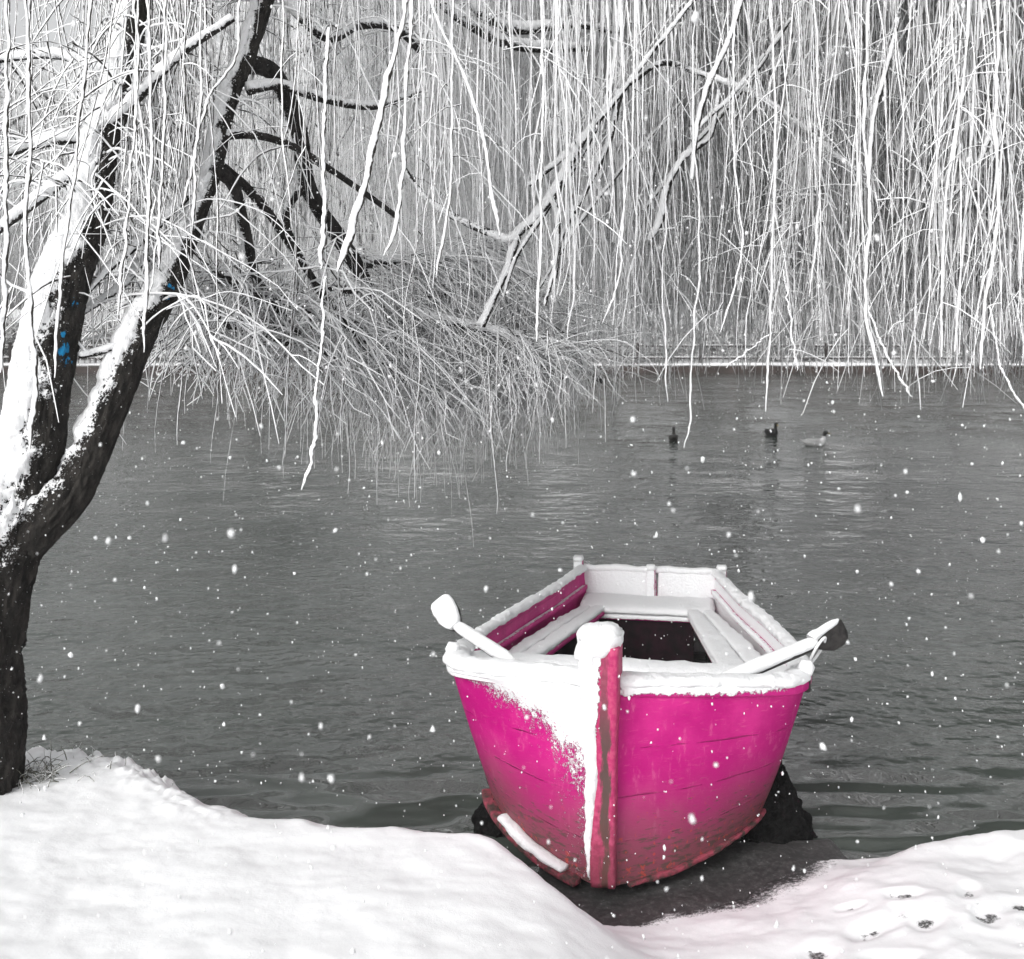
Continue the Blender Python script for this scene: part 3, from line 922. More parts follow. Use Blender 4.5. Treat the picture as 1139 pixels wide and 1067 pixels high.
def child_limb(name, pts, mat, root, **k):
    pts = np.array(pts, float); pts[:, :3] -= np.array(root.location)
    return limb_mesh(name, pts, mat, root, **k)


# bark materials use object space = world offset by the tree's base; shift paint spots accordingly
def shift_paint(mat, off):
    for n_ in mat.node_tree.nodes:
        if n_.type == 'VECT_MATH' and n_.operation == 'SUBTRACT':
            v = n_.inputs[1].default_value
            n_.inputs[1].default_value = (v[0] - off[0], v[1] - off[1], v[2] - off[2])
shift_paint(M['barkA'], willow.location)

tk = limb_px([(-36, 905, 50, 4.70), (-30, 850, 46, 4.70), (-22, 770, 45, 4.70), (-12, 690, 44, 4.70), (0, 630, 46, 4.70), (10, 580, 46, 4.72), (16, 540, 40, 4.75)])
child_limb("trunk", tk, M['barkA'], willow, S=110, step=.008, snow=.03, bark=.22, thr=[.35, .3, .12, .0, .0])
l1 = limb_px([(6, 590, 38, 4.70), (20, 540, 35, 4.72), (40, 470, 31, 4.75), (56, 400, 29, 4.8), (73, 330, 27, 4.85), (89, 265, 23, 4.95), (103, 210, 20, 5.0), (117, 150, 17, 5.1), (134, 90, 16, 5.2), (150, 20, 13, 5.3), (165, -80, 11, 5.5), (190, -220, 8, 5.7)])
child_limb("limb", l1, M['barkA'], willow, S=90, step=.008, snow=.03, bark=.20, thr=[.15, .10, .08, .10, .15, .25, .3, .3])
l2 = limb_px([(8, 610, 30, 4.68), (40, 580, 28, 4.68), (76, 546, 23, 4.72), (107, 490, 20, 4.8), (134, 430, 19, 4.9), (160, 370, 18, 5.0), (187, 310, 15, 5.15), (212, 255, 12, 5.3), (232, 200, 10, 5.5), (245, 150, 10, 5.65), (259, 100, 10, 5.8), (275, 60, 10, 5.9), (300, -20, 10, 6.1), (330, -140, 10, 6.4), (380, -240, 7, 6.8)])
child_limb("limb", l2, M['barkA'], willow, S=80, step=.008, snow=.03, bark=.20, thr=[.85, .7, .2, .08, .10, .25, .38, .42, .45, .4])
B3 = limb_px([(272, 70, 11, 5.9), (300, 78, 10, 6.0), (318, 108, 10, 6.1), (334, 150, 9.5, 6.3), (341, 200, 9.5, 6.45), (355, 232, 9, 6.55), (375, 262, 9, 6.65), (395, 295, 9, 6.8), (410, 325, 9, 6.95), (427, 348, 9, 7.1)])
child_limb("branch", B3, M['bark'], willow, S=26, snow=.006, thr=.55)
small = [
    ([(236, 185, 8, 5.55), (258, 205, 7, 5.7), (268, 240, 6.5, 5.8), (278, 280, 6, 5.9), (285, 312, 5, 6.0)], .4),
    ([(236, 178, 6, 5.6), (270, 205, 5.5, 5.8), (305, 245, 5, 6.0), (335, 290, 4.5, 6.2), (368, 340, 4.5, 6.4), (410, 388, 4, 6.6), (470, 440, 3, 6.9)], .3),
    ([(341, 205, 5, 6.45), (322, 226, 4.5, 6.4), (318, 250, 4.5, 6.4), (330, 278, 4, 6.45), (352, 320, 3, 6.5)], .5),
    ([(427, 346, 8, 7.1), (455, 335, 7, 7.3), (490, 326, 7, 7.5), (530, 330, 6, 7.7), (575, 352, 5, 7.9), (620, 385, 4, 8.1), (668, 425, 3, 8.4)], .1),
    ([(427, 346, 6, 7.1), (470, 352, 5, 7.0), (520, 362, 5, 6.95), (560, 372, 5, 7.0), (590, 398, 4.5, 7.1), (625, 420, 3, 7.3)], .1),
    ([(420, 340, 5, 7.05), (440, 380, 4, 6.9), (470, 420, 4, 6.8), (500, 455, 3, 6.7)], .4),
    ([(395, 296, 5, 6.8), (420, 292, 5, 7.0), (460, 290, 4.5, 7.3), (500, 285, 4, 7.6), (560, 262, 3, 8.0)], .05),
    ([(360, 318, 5, 6.5), (385, 322, 5, 6.7), (410, 322, 5, 6.9), (440, 345, 4, 7.1)], .05),
    ([(275, 100, 6, 5.8), (310, 95, 5, 5.9), (360, 110, 4.5, 6.1), (420, 118, 4, 6.4), (470, 100, 3, 6.8)], .05),
    ([(244, 150, 6, 5.65), (285, 150, 5, 5.7), (330, 165, 4, 5.8), (385, 200, 3.5, 6.0), (440, 240, 3, 6.3)], .2),
    ([(470, -25, 9, 7.0), (495, 5, 7, 7.1), (520, 25, 6, 7.2), (560, 46, 6, 7.4), (600, 54, 5.5, 7.6), (660, 52, 4, 7.9)], .0),
    ([(500, -40, 7, 7.3), (540, 20, 6, 7.4), (580, 32, 6, 7.6), (640, 28, 4, 7.8), (690, 36, 3, 8.0)], .0),
    ([(300, -20, 7, 6.1), (360, 40, 5.5, 6.2), (400, 28, 5, 6.5), (440, 32, 4.5, 6.7), (470, 60, 3.5, 6.9)], .0),
    ([(110, 180, 8, 5.05), (70, 200, 7, 5.0), (30, 230, 6, 4.9), (-20, 270, 4, 4.8)], -.1),
    ([(117, 150, 8, 5.1), (60, 155, 7, 5.2), (10, 168, 6, 5.3), (-60, 190, 4, 5.4)], -.1),
    ([(134, 90, 7, 5.2), (100, 70, 6, 5.3), (50, 60, 5, 5.4), (-30, 70, 4, 5.5)], -.1),
    ([(120, 140, 7, 5.1), (160, 100, 6, 5.0), (200, 60, 5, 4.9), (260, 20, 4, 4.9)], -.1),
    ([(231, 200, 6, 5.5), (200, 225, 5, 5.3), (165, 260, 5, 5.15), (120, 300, 4, 5.0), (98, 325, 3, 4.95)], -.2),
    ([(158, 370, 5, 5.0), (130, 385, 4, 4.9), (105, 392, 4, 4.85), (88, 396, 3, 4.8)], -.3),
    ([(205, 262, 5, 5.3), (160, 290, 4.5, 5.2), (135, 318, 4, 5.1), (90, 348, 4, 5.0)], -.3),
]
SB = []
for rows, thr in small:
    p = limb_px(rows); SB.append(p)
    child_limb("branch", p, M['bark'], willow, S=16, step=.022, snow=.036 if thr < .15 else .012, thr=thr, wind=(-.45, -.50, .74) if thr < .15 else None)


def contour_ok(P_end, jit):
    """lower outline of the drooping tangle, in metres above water at its own distance"""
    x = CX + P_end[:, 0] / P_end[:, 1] * F; y = HY + (H - P_end[:, 2]) / P_end[:, 1] * F
    lim = np.interp(x, [0, 150, 250, 350, 420, 500, 560, 620, 680, 720, 800], [380, 415, 450, 478, 500, 502, 490, 462, 432, 405, 380])
    return y < lim + jit


def clear_front(P, let=.10):
    x = CX + P[..., 0] / P[..., 1] * F; y = HY + (H - P[..., 2]) / P[..., 1] * F
    hit = ((x > 225) & (x < 445) & (y > 50) & (y < 330) & (P[..., 1] < np.interp(y, [60, 150, 330], [6.0, 6.4, 7.2]))).any(1)
    hit2 = ((x > 420) & (x < 600) & (y > 312) & (y < 368) & (P[..., 1] < 7.4)).any(1)
    return ~(hit | (hit2 & (rng.random(len(P)) < .6))) | (rng.random(len(P)) < let)


def droop(starts, dirs, L, sag, K=8, curl=.06, fr=2.2):
    t = np.linspace(0, 1, K)[None, :, None]
    P = starts[:, None, :] + dirs[:, None, :] * L[:, None, None] * t
    P[..., 2] -= (sag * L)[:, None] * t[..., 0] ** 2
    P = P + curl * L[:, None, None] * t * fbm_lin(len(starts), K, fr)
    return P


def fbm_lin(N, K, f=2.2):
    q = np.stack(np.broadcast_arrays(np.linspace(0, 1, K)[None, :] * f, (np.arange(N) * 7.31 + rng.random() * 1e3)[:, None], np.zeros((1, K))), -1)
    return np.stack([vnoise(q + np.array([0, 0, 31.7 * j + 5])) for j in range(3)], -1)


def lumpy(N, K, r, lump=.35):
    q = np.stack(np.broadcast_arrays(np.linspace(0, 1, K)[None, :] * K * .7, (np.arange(N) * 3.17 + rng.random() * 1e3)[:, None], np.full((1, K), 2.2)), -1)
    base = np.broadcast_to(np.asarray(r)[:, None], (N, K)) * (1 + lump * vnoise(q))
    tap = np.interp(np.linspace(0, 1, K), [0, .7, 1], [1.0, .85, .4])[None, :]
    return base * tap


def sample_on(paths, n, lo=.1, hi=1.0):
    out = np.zeros((n, 3))
    for i in range(n):
        p = paths[rng.integers(len(paths))]
        t = lo + (hi - lo) * rng.random()
        f = t * (len(p) - 1); k = min(int(f), len(p) - 2)
        out[i] = p[k, :3] * (1 - (f - k)) + p[k + 1, :3] * (f - k)
    return out


def unit(v): return v / (np.linalg.norm(v, axis=-1, keepdims=True) + 1e-9)


def twig_part(name, parts, mat, root, kind=None):
    """parts: list of (P,R,S) tube batches -> one mesh child"""
    mb_ = MB()
    off = np.array(root.location)
    for P_, R_, S_ in parts:
        V_, Q_ = tubes(P_ - off, R_, S_); mb_.add(V_, Q_)
    o_ = mb_.build(name, mat, root)
    if kind: o_['kind'] = kind
    return o_


def singles(name, P_, R_, mat, root, S=7):
    off = np.array(root.location)
    for i in range(len(P_)):
        V_, Q_ = tubes((P_[i:i + 1] - off), R_[i:i + 1], S)
        mesh_np(name, V_, Q_, mat, root)


def side_twigs(P, per, Lr, rr, lo=.45):
    """short side shoots off hanging strands"""
    N, K, _ = P.shape
    n = int(N * per)
    i = rng.integers(N, size=n); f = (lo + (1 - lo) * rng.random(n)) * (K - 2); k = f.astype(int); fr = (f - k)[:, None]
    st = P[i, k] * (1 - fr) + P[i, k + 1] * fr
    az = rng.random(n) * 2 * math.pi
    el = rng.uniform(-1.1, .25, n)
    d = np.stack([np.cos(az) * np.cos(el), np.sin(az) * np.cos(el) * .7, np.sin(el)], 1)
    L = rng.uniform(*Lr, n)
    Q_ = droop(st, d, L, rng.uniform(.2, .8, n), 5, .12)
    R_ = lumpy(n, 5, rng.uniform(*rr, n), .3)
    return Q_, R_


# --- drooping tangle over the water (dark fine twigs with snow)
tangle_src = [SB[3][2:], SB[4][2:], SB[3][3:], SB[3], SB[4], SB[5], SB[1], B3[-4:], SB[7], SB[6]]
n = 8800
st = sample_on(tangle_src, n, .15)
az = rng.random(n) * 2 * math.pi
el = rng.normal(-.30, .5, n)
d = np.stack([np.cos(az) * np.cos(el) * .95 + .12, np.sin(az) * np.cos(el) * .8, np.sin(el)], 1)
P = droop(st, d, rng.uniform(.3, 1.2, n), rng.uniform(.35, 1.3, n), 13, .17, 3.4)
ok = contour_ok(P[:, -1], rng.normal(0, 16, n)) & (P[:, -1, 1] > 5.6) & clear_front(P)
P = P[ok]
cut = int(len(P) * .16)
tangA = (P[:cut], lumpy(cut, 13, rng.uniform(.0020, .0040, cut)), 4)
tangB = (P[cut:], lumpy(len(P) - cut, 13, rng.uniform(.0022, .0046, len(P) - cut)), 4)
s2p, s2r = side_twigs(P, 1.4, (.06, .26), (.0022, .0042), .4)
ok = contour_ok(s2p[:, -1], rng.normal(8, 16, len(s2p))) & clear_front(s2p)
tangC = (s2p[ok], s2r[ok], 4)
# whips hanging below the tangle
n = 190
st = sample_on(tangle_src + [SB[0]], n, .2); st[:, 0] += rng.normal(0, .25, n); st[:, 1] += rng.normal(0, .3, n)
xx = CX + st[:, 0] / st[:, 1] * F
yend = np.interp(xx, [150, 300, 420, 520, 620, 700], [450, 480, 510, 510, 470, 430]) + rng.normal(10, 28, n)
zend = H - (yend - HY) / F * st[:, 1]
Lw = np.maximum(.25, st[:, 2] - zend)
P = droop(st, np.tile([0, 0, -1.0], (n, 1)), Lw, np.zeros(n), 12, .09)
whipA = (P, lumpy(n, 12, rng.uniform(.003, .0062, n)), 5)

# --- white feathery twigs at the lower left, between right limb and tangle
n = 620
src = [limb_px([(235, 300, 4, 5.7), (290, 330, 4, 6.0), (345, 345, 4, 6.3)]), limb_px([(285, 310, 4, 6.0), (330, 370, 4, 6.3), (380, 400, 4, 6.5)]), limb_px([(215, 330, 4, 5.6), (260, 365, 4, 5.9), (330, 385, 4, 6.3)])]
for q in src:
    child_limb("branch", q, M['bark'], willow, S=10, step=.03, snow=.01, thr=-.1)
st = sample_on(src, n, 0)
d = unit(np.stack([rng.normal(-.55, .55, n), rng.normal(-.05, .5, n), rng.normal(-.05, .42, n)], 1))
P = droop(st, d, rng.uniform(.3, .95, n), rng.uniform(.3, .9, n), 9, .24, 3.6)
ok = contour_ok(P[:, -1], rng.normal(4, 14, n)); P = P[ok]
feath = (P, lumpy(len(P), 9, rng.uniform(.0034, .0070, len(P))), 5)
f2p, f2r = side_twigs(P, 1.4, (.08, .3), (.003, .0058), .3)
ok = contour_ok(f2p[:, -1], rng.normal(10, 14, len(f2p)))
feath2 = (f2p[ok], f2r[ok], 5)

# --- arching shoots round the limbs
n = 430
st = np.concatenate([sample_on([l1[5:], l2[5:]], n // 2, .0), sample_on(SB[8:] + [B3], n - n // 2, .1)])
az = rng.random(n) * 2 * math.pi
el = rng.uniform(-.3, 1.1, n)
d = np.stack([np.cos(az) * np.cos(el), np.sin(az) * np.cos(el) * .8, np.sin(el)], 1)
P = droop(st, d, rng.uniform(.3, 1.15, n), rng.uniform(.3, 1.5, n), 12, .10, 3.2)
keep = (P[:, :, 1].min(1) > 3.6) & contour_ok(P[:, -1], rng.normal(-25, 25, n)) & clear_front(P, .22)
P = P[keep]
arch = (P, lumpy(len(P), 12, rng.uniform(.0028, .0068, len(P)), .25), 5)
a2p, a2r = side_twigs(P, 1.6, (.12, .5), (.003, .006), .3)
ok = clear_front(a2p, .2); a2p, a2r = a2p[ok], a2r[ok]
arch2 = (a2p, a2r, 4)

# --- crown boughs above the frame that carry the hanging whips
bough = []
tops = [l1[-1], l1[-2], l2[-1], l2[-2], l2[-3]]
for k in range(22):
    s0 = tops[k % 5][:3]
    Ye = rng.uniform(4.0, 9.5); ue = rng.uniform(-.52, .06)
    e = np.array([ue * Ye, Ye, 2.3 + .262 * Ye + rng.uniform(.25, 1.2)])
    mid = (s0 + e) / 2 + np.array([0, 0, rng.uniform(.3, .9)])
    p = np.array([(*s0, .05), (*mid, .032), (*e, .012)])
    child_limb("bough", p, M['bark'], willow, S=10, step=.05, snow=.015, thr=0)
    bough.append(spline(p, 24))


def curtain(paths, nb, yfun, per=(2, 6), Yclip=(3.6, 30), r=(.003, .006), spread=.07, K=26, sway=.055):
    """bundles of whips hanging from boughs; yfun gives the photo row their tips reach"""
    st = []
    base = sample_on(paths, nb, .05)
    for b_ in base:
        for _ in range(rng.integers(*per)):
            st.append(b_ + rng.normal(0, spread, 3) * np.array([1, 1, .3]))
    st = np.array(st); st = st[(st[:, 1] > Yclip[0]) & (st[:, 1] < Yclip[1])]
    n_ = len(st)
    xx = CX + st[:, 0] / st[:, 1] * F
    ze = H - (yfun(xx, n_) - HY) / F * st[:, 1]
    ze = np.maximum(ze, .25)
    L_ = np.maximum(.3, st[:, 2] - ze)
    t = np.linspace(0, 1, K)[None, :, None]
    lean = rng.normal(0, .055, (n_, 1, 3)) * np.array([1, 1, 0])
    P_ = st[:, None, :] + np.array([0, 0, -1.0]) * L_[:, None, None] * t + lean * L_[:, None, None] * t
    P_ = P_ + .014 * fbm_lin(n_, K, 10.0) * np.array([1, 1, 0])
    P_ = P_ + sway * L_[:, None, None] ** .6 * fbm_lin(n_, K, 3.0) * (.25 + t) * np.array([1, 1, .2])
    return P_, lumpy(n_, K, rng.uniform(*r, n_), .5)


def yA(x, n_):
    return np.interp(x, [-50, 60, 150, 260, 350, 450, 560, 640], [330, 330, 300, 290, 300, 320, 330, 350]) + rng.normal(0, 80, n_)


cA, rA = curtain(bough, 180, yA, (2, 5), r=(.0028, .0052))
ok = clear_front(cA, .35); cA, rA = cA[ok], rA[ok]
ca2p, ca2r = side_twigs(cA, .8, (.1, .45), (.0025, .0045), .3)

def hero_r(r, K, seed):
    """radius along a whip: clots of snow with thinner stretches between"""
    t = np.arange(K)
    a = vnoise(np.stack([t * .11, np.full(K, seed * .37), np.full(K, 1.5)], 1))
    b = vnoise(np.stack([t * .42, np.full(K, seed * .71), np.full(K, 7.5)], 1))
    clot = np.maximum(0, vnoise(np.stack([t * .23, np.full(K, seed * .17), np.full(K, 3.5)], 1)) - .35)
    return r * np.clip(.85 + .38 * a + .28 * b + 1.1 * clot, .3, 2.2)


# the boldest individual whips, close to the camera and heavy with snow
hero = [
    [(457, -40, 4.6), (445, 40, 4.6), (428, 100, 4.6), (411, 180, 4.6), (393, 250, 4.6), (376, 303, 4.6)],
    [(462, -40, 5.0), (452, 90, 5.0), (448, 190, 5.0), (440, 250, 5.0), (428, 284, 5.0)],
    [(468, -40, 5.4), (490, 30, 5.4), (516, 80, 5.4), (536, 150, 5.4), (548, 220, 5.4), (556, 262, 5.4)],
    [(505, -40, 5.6), (503, 120, 5.6), (500, 220, 5.6), (484, 308, 5.6)],
    [(364, 30, 4.7), (361, 120, 4.7), (361, 230, 4.7), (357, 300, 4.7)],
    [(362, 308, 4.7), (357, 380, 4.7), (352, 440, 4.7), (350, 490, 4.7), (337, 545, 4.7)],
    [(8, -40, 3.9), (8, 150, 3.9), (6, 300, 3.9), (3, 415, 3.9)],
    [(30, -40, 3.9), (33, 150, 3.9), (29, 290, 3.9), (41, 420, 3.9), (32, 500, 3.9)],
    [(105, -40, 4.2), (90, 120, 4.2), (70, 300, 4.2), (60, 420, 4.2)],
    [(163, -40, 4.3), (168, 140, 4.3), (164, 300, 4.3), (160, 392, 4.3)],
    [(150, -40, 4.3), (152, 100, 4.3), (140, 260, 4.3), (132, 350, 4.3)],
    [(185, -40, 4.5), (184, 60, 4.5), (180, 180, 4.5), (176, 300, 4.5)],
    [(268, -40, 4.9), (262, 60, 4.9), (228, 120, 4.9), (205, 230, 4.9)],
    [(222, -40, 4.6), (224, 90, 4.6), (218, 180, 4.6), (214, 260, 4.6)],
    [(600, -40, 5.6), (604, 120, 5.6), (601, 270, 5.6), (598, 380, 5.6)],
]
hr = [.017, .011, .010, .008, .011, .009, .010, .009, .008, .008, .007, .007, .008, .007, .008]
for pts, r in zip(hero, hr):
    p = spline(np.array([at(*q) for q in pts]), 170)
    p = p + .007 * fbm_lin(1, 170, 16.0)[0] + .0025 * fbm_lin(1, 170, 60.0)[0]
    R_ = hero_r(r, 170, pts[0][0])
    R_ *= np.interp(np.linspace(0, 1, len(R_)), [0, .8, .93, 1], [.75, 1.0, 1.15, .3])
    singles("snowy_whip", p[None], R_[None], M['twig_white'], willow, 10)

# singles for the largest of the rest, one stuff part for the others
order = np.argsort(-(rA.mean(1) / cA[:, 0, 1]))
big = order[:45]
singles("hanging_whip", cA[big], rA[big], M['twig'], willow, 6)
rest = order[45:]
twig_part("hanging_twigs", [(cA[rest], rA[rest], 4), (ca2p, ca2r, 4), whipA], M['twig'], willow, 'stuff')
twig_part("dark_twigs", [tangA], M['twig_dark'], willow, 'stuff')
twig_part("snowy_twigs", [feath, feath2, arch, arch2, tangB, tangC], M['twig_white'], willow, 'stuff')

# ------------------------------------------------------------------ right willow: trunk outside the frame, curtain over the water
wb2 = np.array([4.9, 4.3, 0]); wb2[2] = ground_at(4.9, 4.3) - .05
willow2 = empty("willow_tree", tuple(wb2))
tag(willow2, "wide willow curtain of dense hanging snowy whips over the pond's right half", "tree")
t2p = np.array([(4.9, 4.3, wb2[2] - .02, .30), (4.85, 4.4, 1.2, .26), (4.6, 4.7, 2.8, .23), (4.4, 5.2, 4.6, .18), (4.3, 5.6, 5.6, .13), (4.2, 6.2, 6.6, .08)])
child_limb("trunk", t2p, M['bark'], willow2, S=36, step=.05)
bough2 = []
for k in range(44):
    s0 = np.array([4.35, 5.4, 5.1]) + rng.uniform(-.1, .1, 3) + np.array([-.15, .8, 1.5]) * rng.random()
    Ye = rng.uniform(6.2, 15.5); ue = rng.uniform(.0, .52)
    e = np.array([ue * Ye, Ye, 2.3 + .262 * Ye + rng.uniform(.3, 1.1)])
    mid = (s0 + e) / 2 + np.array([0, 0, rng.uniform(.7, 1.6)])
    p = np.array([(*s0, .07), (*mid, .04), (*e, .012)])
    child_limb("bough", p, M['bark'], willow2, S=8, step=.08, snow=.015, thr=0)
    bough2.append(spline(p, 24))


def yB(x, n_):
    base = np.interp(x, [450, 560, 620, 700, 800, 1139], [300, 330, 365, 378, 372, 385])
    return np.minimum(base + rng.normal(0, 26, n_) - np.where(rng.random(n_) < .35, rng.exponential(90, n_), 0), 450)


cB, rB = curtain(bough2, 1400, yB, (2, 6), Yclip=(5.6, 16), r=(.0034, .0082), spread=.10)
xB = CX + cB[:, -1, 0] / cB[:, -1, 1] * F
keep = (xB > 480) & (rng.random(len(xB)) < np.interp(xB, [480, 600, 700], [.25, .6, 1.0]))
cB, rB = cB[keep], rB[keep]
# finer whips trailing further left, mostly behind the dark limbs
boughc = []
for k in range(18):
    s0 = np.array([4.25, 6.0, 6.3]) + rng.uniform(-.2, .2, 3)
    Ye = rng.uniform(8.2, 14.0); ue = -.34 + .41 * (k + rng.random()) / 18
    e = np.array([ue * Ye, Ye, 2.3 + .262 * Ye + rng.uniform(.3, 1.0)])
    mid = (s0 + e) / 2 + np.array([0, 0, rng.uniform(.6, 1.4)])
    p = np.array([(*s0, .06), (*mid, .035), (*e, .012)])
    child_limb("bough", p, M['bark'], willow2, S=8, step=.08, snow=.015, thr=0)
    boughc.append(spline(p, 24)[9:])


def yC(x, n_):
    return np.interp(x, [100, 250, 420, 560, 700], [330, 320, 300, 320, 360]) + rng.normal(0, 40, n_)


cC, rC = curtain(boughc, 560, yC, (2, 6), Yclip=(7.4, 16), r=(.003, .0062), spread=.12)
xC = CX + cC[:, -1, 0] / cC[:, -1, 1] * F
ok = (xC > 90) & (xC < 720); cC, rC = cC[ok], rC[ok]
# a thin veil of whips in front of the pale fork
st = sample_on([np.array([(*at(455, -60, 5.9), 0), (*at(560, -60, 6.1), 0), (*at(700, -60, 6.2), 0)])], 70, 0)
st[:, 1] += rng.uniform(-.3, .2, 70); st[:, 0] += rng.normal(0, .12, 70)
xx = CX + st[:, 0] / st[:, 1] * F
ze = H - (rng.uniform(150, 370, 70) - HY) / F * st[:, 1]
cV = droop(st, np.tile([0, 0, -1.0], (70, 1)), st[:, 2] - ze, np.zeros(70), 18, .05, 3.5)
rV = lumpy(70, 18, rng.uniform(.003, .0065, 70), .5)
cC2, rC2 = side_twigs(np.concatenate([cC[:, ::2][:, :9], cV[:, ::2][:, :9]]), 1.3, (.1, .5), (.0026, .005), .3)
sBp, sBr = side_twigs(cB, 2.2, (.08, .55), (.0026, .0055), .35)

main2 = [
    ([(905, -120, 3, 7.0), (800, -30, 2.5, 6.9), (735, 45, 2.6, 6.8), (690, 105, 3.2, 6.7), (652, 150, 4.2, 6.6), (622, 205, 5.5, 6.5), (595, 240, 5.5, 6.5), (566, 268, 4.5, 6.5)], -.25),
    ([(566, 266, 5, 6.5), (535, 255, 4.5, 6.5), (500, 238, 4, 6.5), (470, 215, 3, 6.5), (445, 180, 2.5, 6.5)], .0),
    ([(575, 262, 5, 6.5), (563, 300, 4, 6.5), (545, 340, 4, 6.5), (535, 362, 5, 6.5)], -.2),
    ([(700, 92, 3.6, 6.7), (735, 70, 3.5, 6.9), (770, 78, 3.2, 7.0), (826, 98, 3.2, 7.0), (868, 122, 3, 7.0), (905, 150, 3, 7.0), (942, 182, 2.8, 7.0), (978, 203, 2.2, 7.0)], -.2),
    ([(800, 100, 2, 7.0), (790, 150, 3, 7.0), (760, 175, 3.5, 6.9), (742, 210, 4, 6.9), (735, 245, 4.5, 6.9), (722, 268, 3, 6.9)], -.25),
    ([(1120, -20, 2, 6.3), (1118, 60, 2.2, 6.3), (1112, 110, 2.8, 6.3), (1090, 180, 3, 6.3), (1062, 216, 2.4, 6.3)], -.2),
    ([(760, 110, 1.2, 7.2), (725, 150, 1.8, 7.2), (690, 190, 2.2, 7.2), (640, 255, 2.2, 7.2), (600, 320, 1.6, 7.2)], -.15),
    ([(880, 20, 2, 7.6), (840, 80, 3, 7.6), (800, 130, 3, 7.6), (760, 175, 2.6, 7.6), (715, 235, 2.2, 7.6)], -.1),
    ([(690, 20, 1.2, 6.8), (672, 120, 2, 6.7), (640, 185, 2.6, 6.6), (606, 236, 2.8, 6.5), (575, 285, 2.2, 6.4), (560, 330, 1.6, 6.4)], -.1),
    ([(660, 140, 4, 6.6), (628, 172, 3.6, 6.6), (600, 196, 3, 6.6), (588, 206, 2.4, 6.6)], -.1),
    ([(690, 100, 4, 6.7), (676, 160, 3.4, 6.7), (650, 215, 3, 6.7), (626, 262, 2.4, 6.7), (618, 310, 2, 6.7)], .0),
    ([(610, 215, 3.5, 6.5), (620, 240, 3, 6.4), (618, 290, 2.4, 6.4), (606, 340, 2, 6.4)], .0),
    ([(850, 60, 2, 6.9), (815, 105, 2.6, 6.9), (790, 128, 2.6, 6.9), (770, 150, 2, 6.9)], -.2),
    ([(1000, 20, 2, 6.6), (985, 80, 2.6, 6.6), (972, 130, 2.6, 6.6), (966, 210, 2.2, 6.6)], -.2),
    ([(830, -20, 3, 6.6), (812, 40, 3, 6.6), (790, 90, 3.4, 6.6), (776, 140, 3, 6.6), (770, 200, 2.2, 6.6)], -.2),
]
for rows, thr in main2:
    child_limb("branch", limb_px(rows), M['bark'], willow2, S=16, step=.02, snow=.012, thr=thr)

hero2 = [
    [(968, -40, 6.0), (962, 120, 6.0), (966, 240, 6.0), (962, 340, 6.0), (972, 390, 6.0), (984, 440, 6.0)],
    [(965, 340, 6.0), (985, 390, 6.0), (1014, 442, 6.0)],
    [(1112, -40, 6.0), (1108, 150, 6.0), (1108, 260, 6.0), (1096, 330, 6.0), (1092, 410, 6.0)],
    [(1100, 340, 6.0), (1112, 400, 6.0), (1126, 435, 6.0), (1150, 470, 6.0)],
    [(855, -40, 6.4), (862, 150, 6.4), (858, 330, 6.4), (852, 458, 6.4)],
    [(856, 372, 6.4), (830, 392, 6.4), (808, 408, 6.4)],
    [(775, -40, 6.3), (770, 120, 6.3), (778, 270, 6.3), (768, 420, 6.3), (766, 470, 6.3), (760, 498, 6.3)],
    [(1024, -40, 6.8), (1020, 200, 6.8), (1018, 380, 6.8), (1024, 456, 6.8)],
    [(740, -40, 6.5), (742, 160, 6.5), (738, 320, 6.5), (742, 448, 6.5)],
    [(872, 300, 6.4), (880, 360, 6.4), (888, 412, 6.4)],
    [(690, -40, 6.2), (694, 150, 6.2), (690, 300, 6.2), (670, 360, 6.2)],
    [(905, -40, 6.6), (912, 200, 6.6), (900, 330, 6.6)],
    [(1060, -40, 6.6), (1056, 200, 6.6), (1064, 380, 6.6), (1060, 430, 6.6)],
    [(700, 120, 6.9), (712, 250, 6.9), (700, 310, 6.9), (690, 370, 6.9)],
    [(640, -40, 6.2), (634, 150, 6.2), (640, 300, 6.2), (630, 380, 6.2)],
    [(820, -40, 6.2), (815, 150, 6.2), (825, 280, 6.2), (800, 370, 6.2)],
]
hr2 = [.013, .009, .012, .008, .009, .008, .008, .008, .007, .008, .010, .009, .008, .009, .008, .008]
for pts, r in zip(hero2, hr2):
    p = spline(np.array([at(*q) for q in pts]), 190)
    p = p + .009 * fbm_lin(1, 190, 18.0)[0] + .0025 * fbm_lin(1, 190, 66.0)[0]
    R_ = hero_r(r * .8, 190, pts[0][0])
    R_ *= np.interp(np.linspace(0, 1, len(R_)), [0, .8, .95, 1], [.75, 1.0, .9, .35])
    singles("snowy_whip", p[None], R_[None], M['twig_white'], willow2, 10)
order = np.argsort(-(rB.mean(1) / cB[:, 0, 1]))
big = order[:60]; rest = order[60:]
singles("hanging_whip", cB[big], rB[big] * 1.25, M['twig_white'], willow2, 6)
half = len(rest) // 2
twig_part("hanging_twigs", [(cB[rest], rB[rest], 4)], M['twig'], willow2, 'stuff')
yS = (HY + (H - sBp[..., 2]) / sBp[..., 1] * F).max(1); ok = yS < 462
sBp, sBr = sBp[ok], sBr[ok]
twig_part("side_twigs", [(sBp, sBr, 4), (cC2, rC2, 4)], M['twig_white'], willow2, 'stuff')
twig_part("trailing_twigs", [(cC, rC, 4), (cV, rV, 5)], M['twig_white'], willow2, 'stuff')

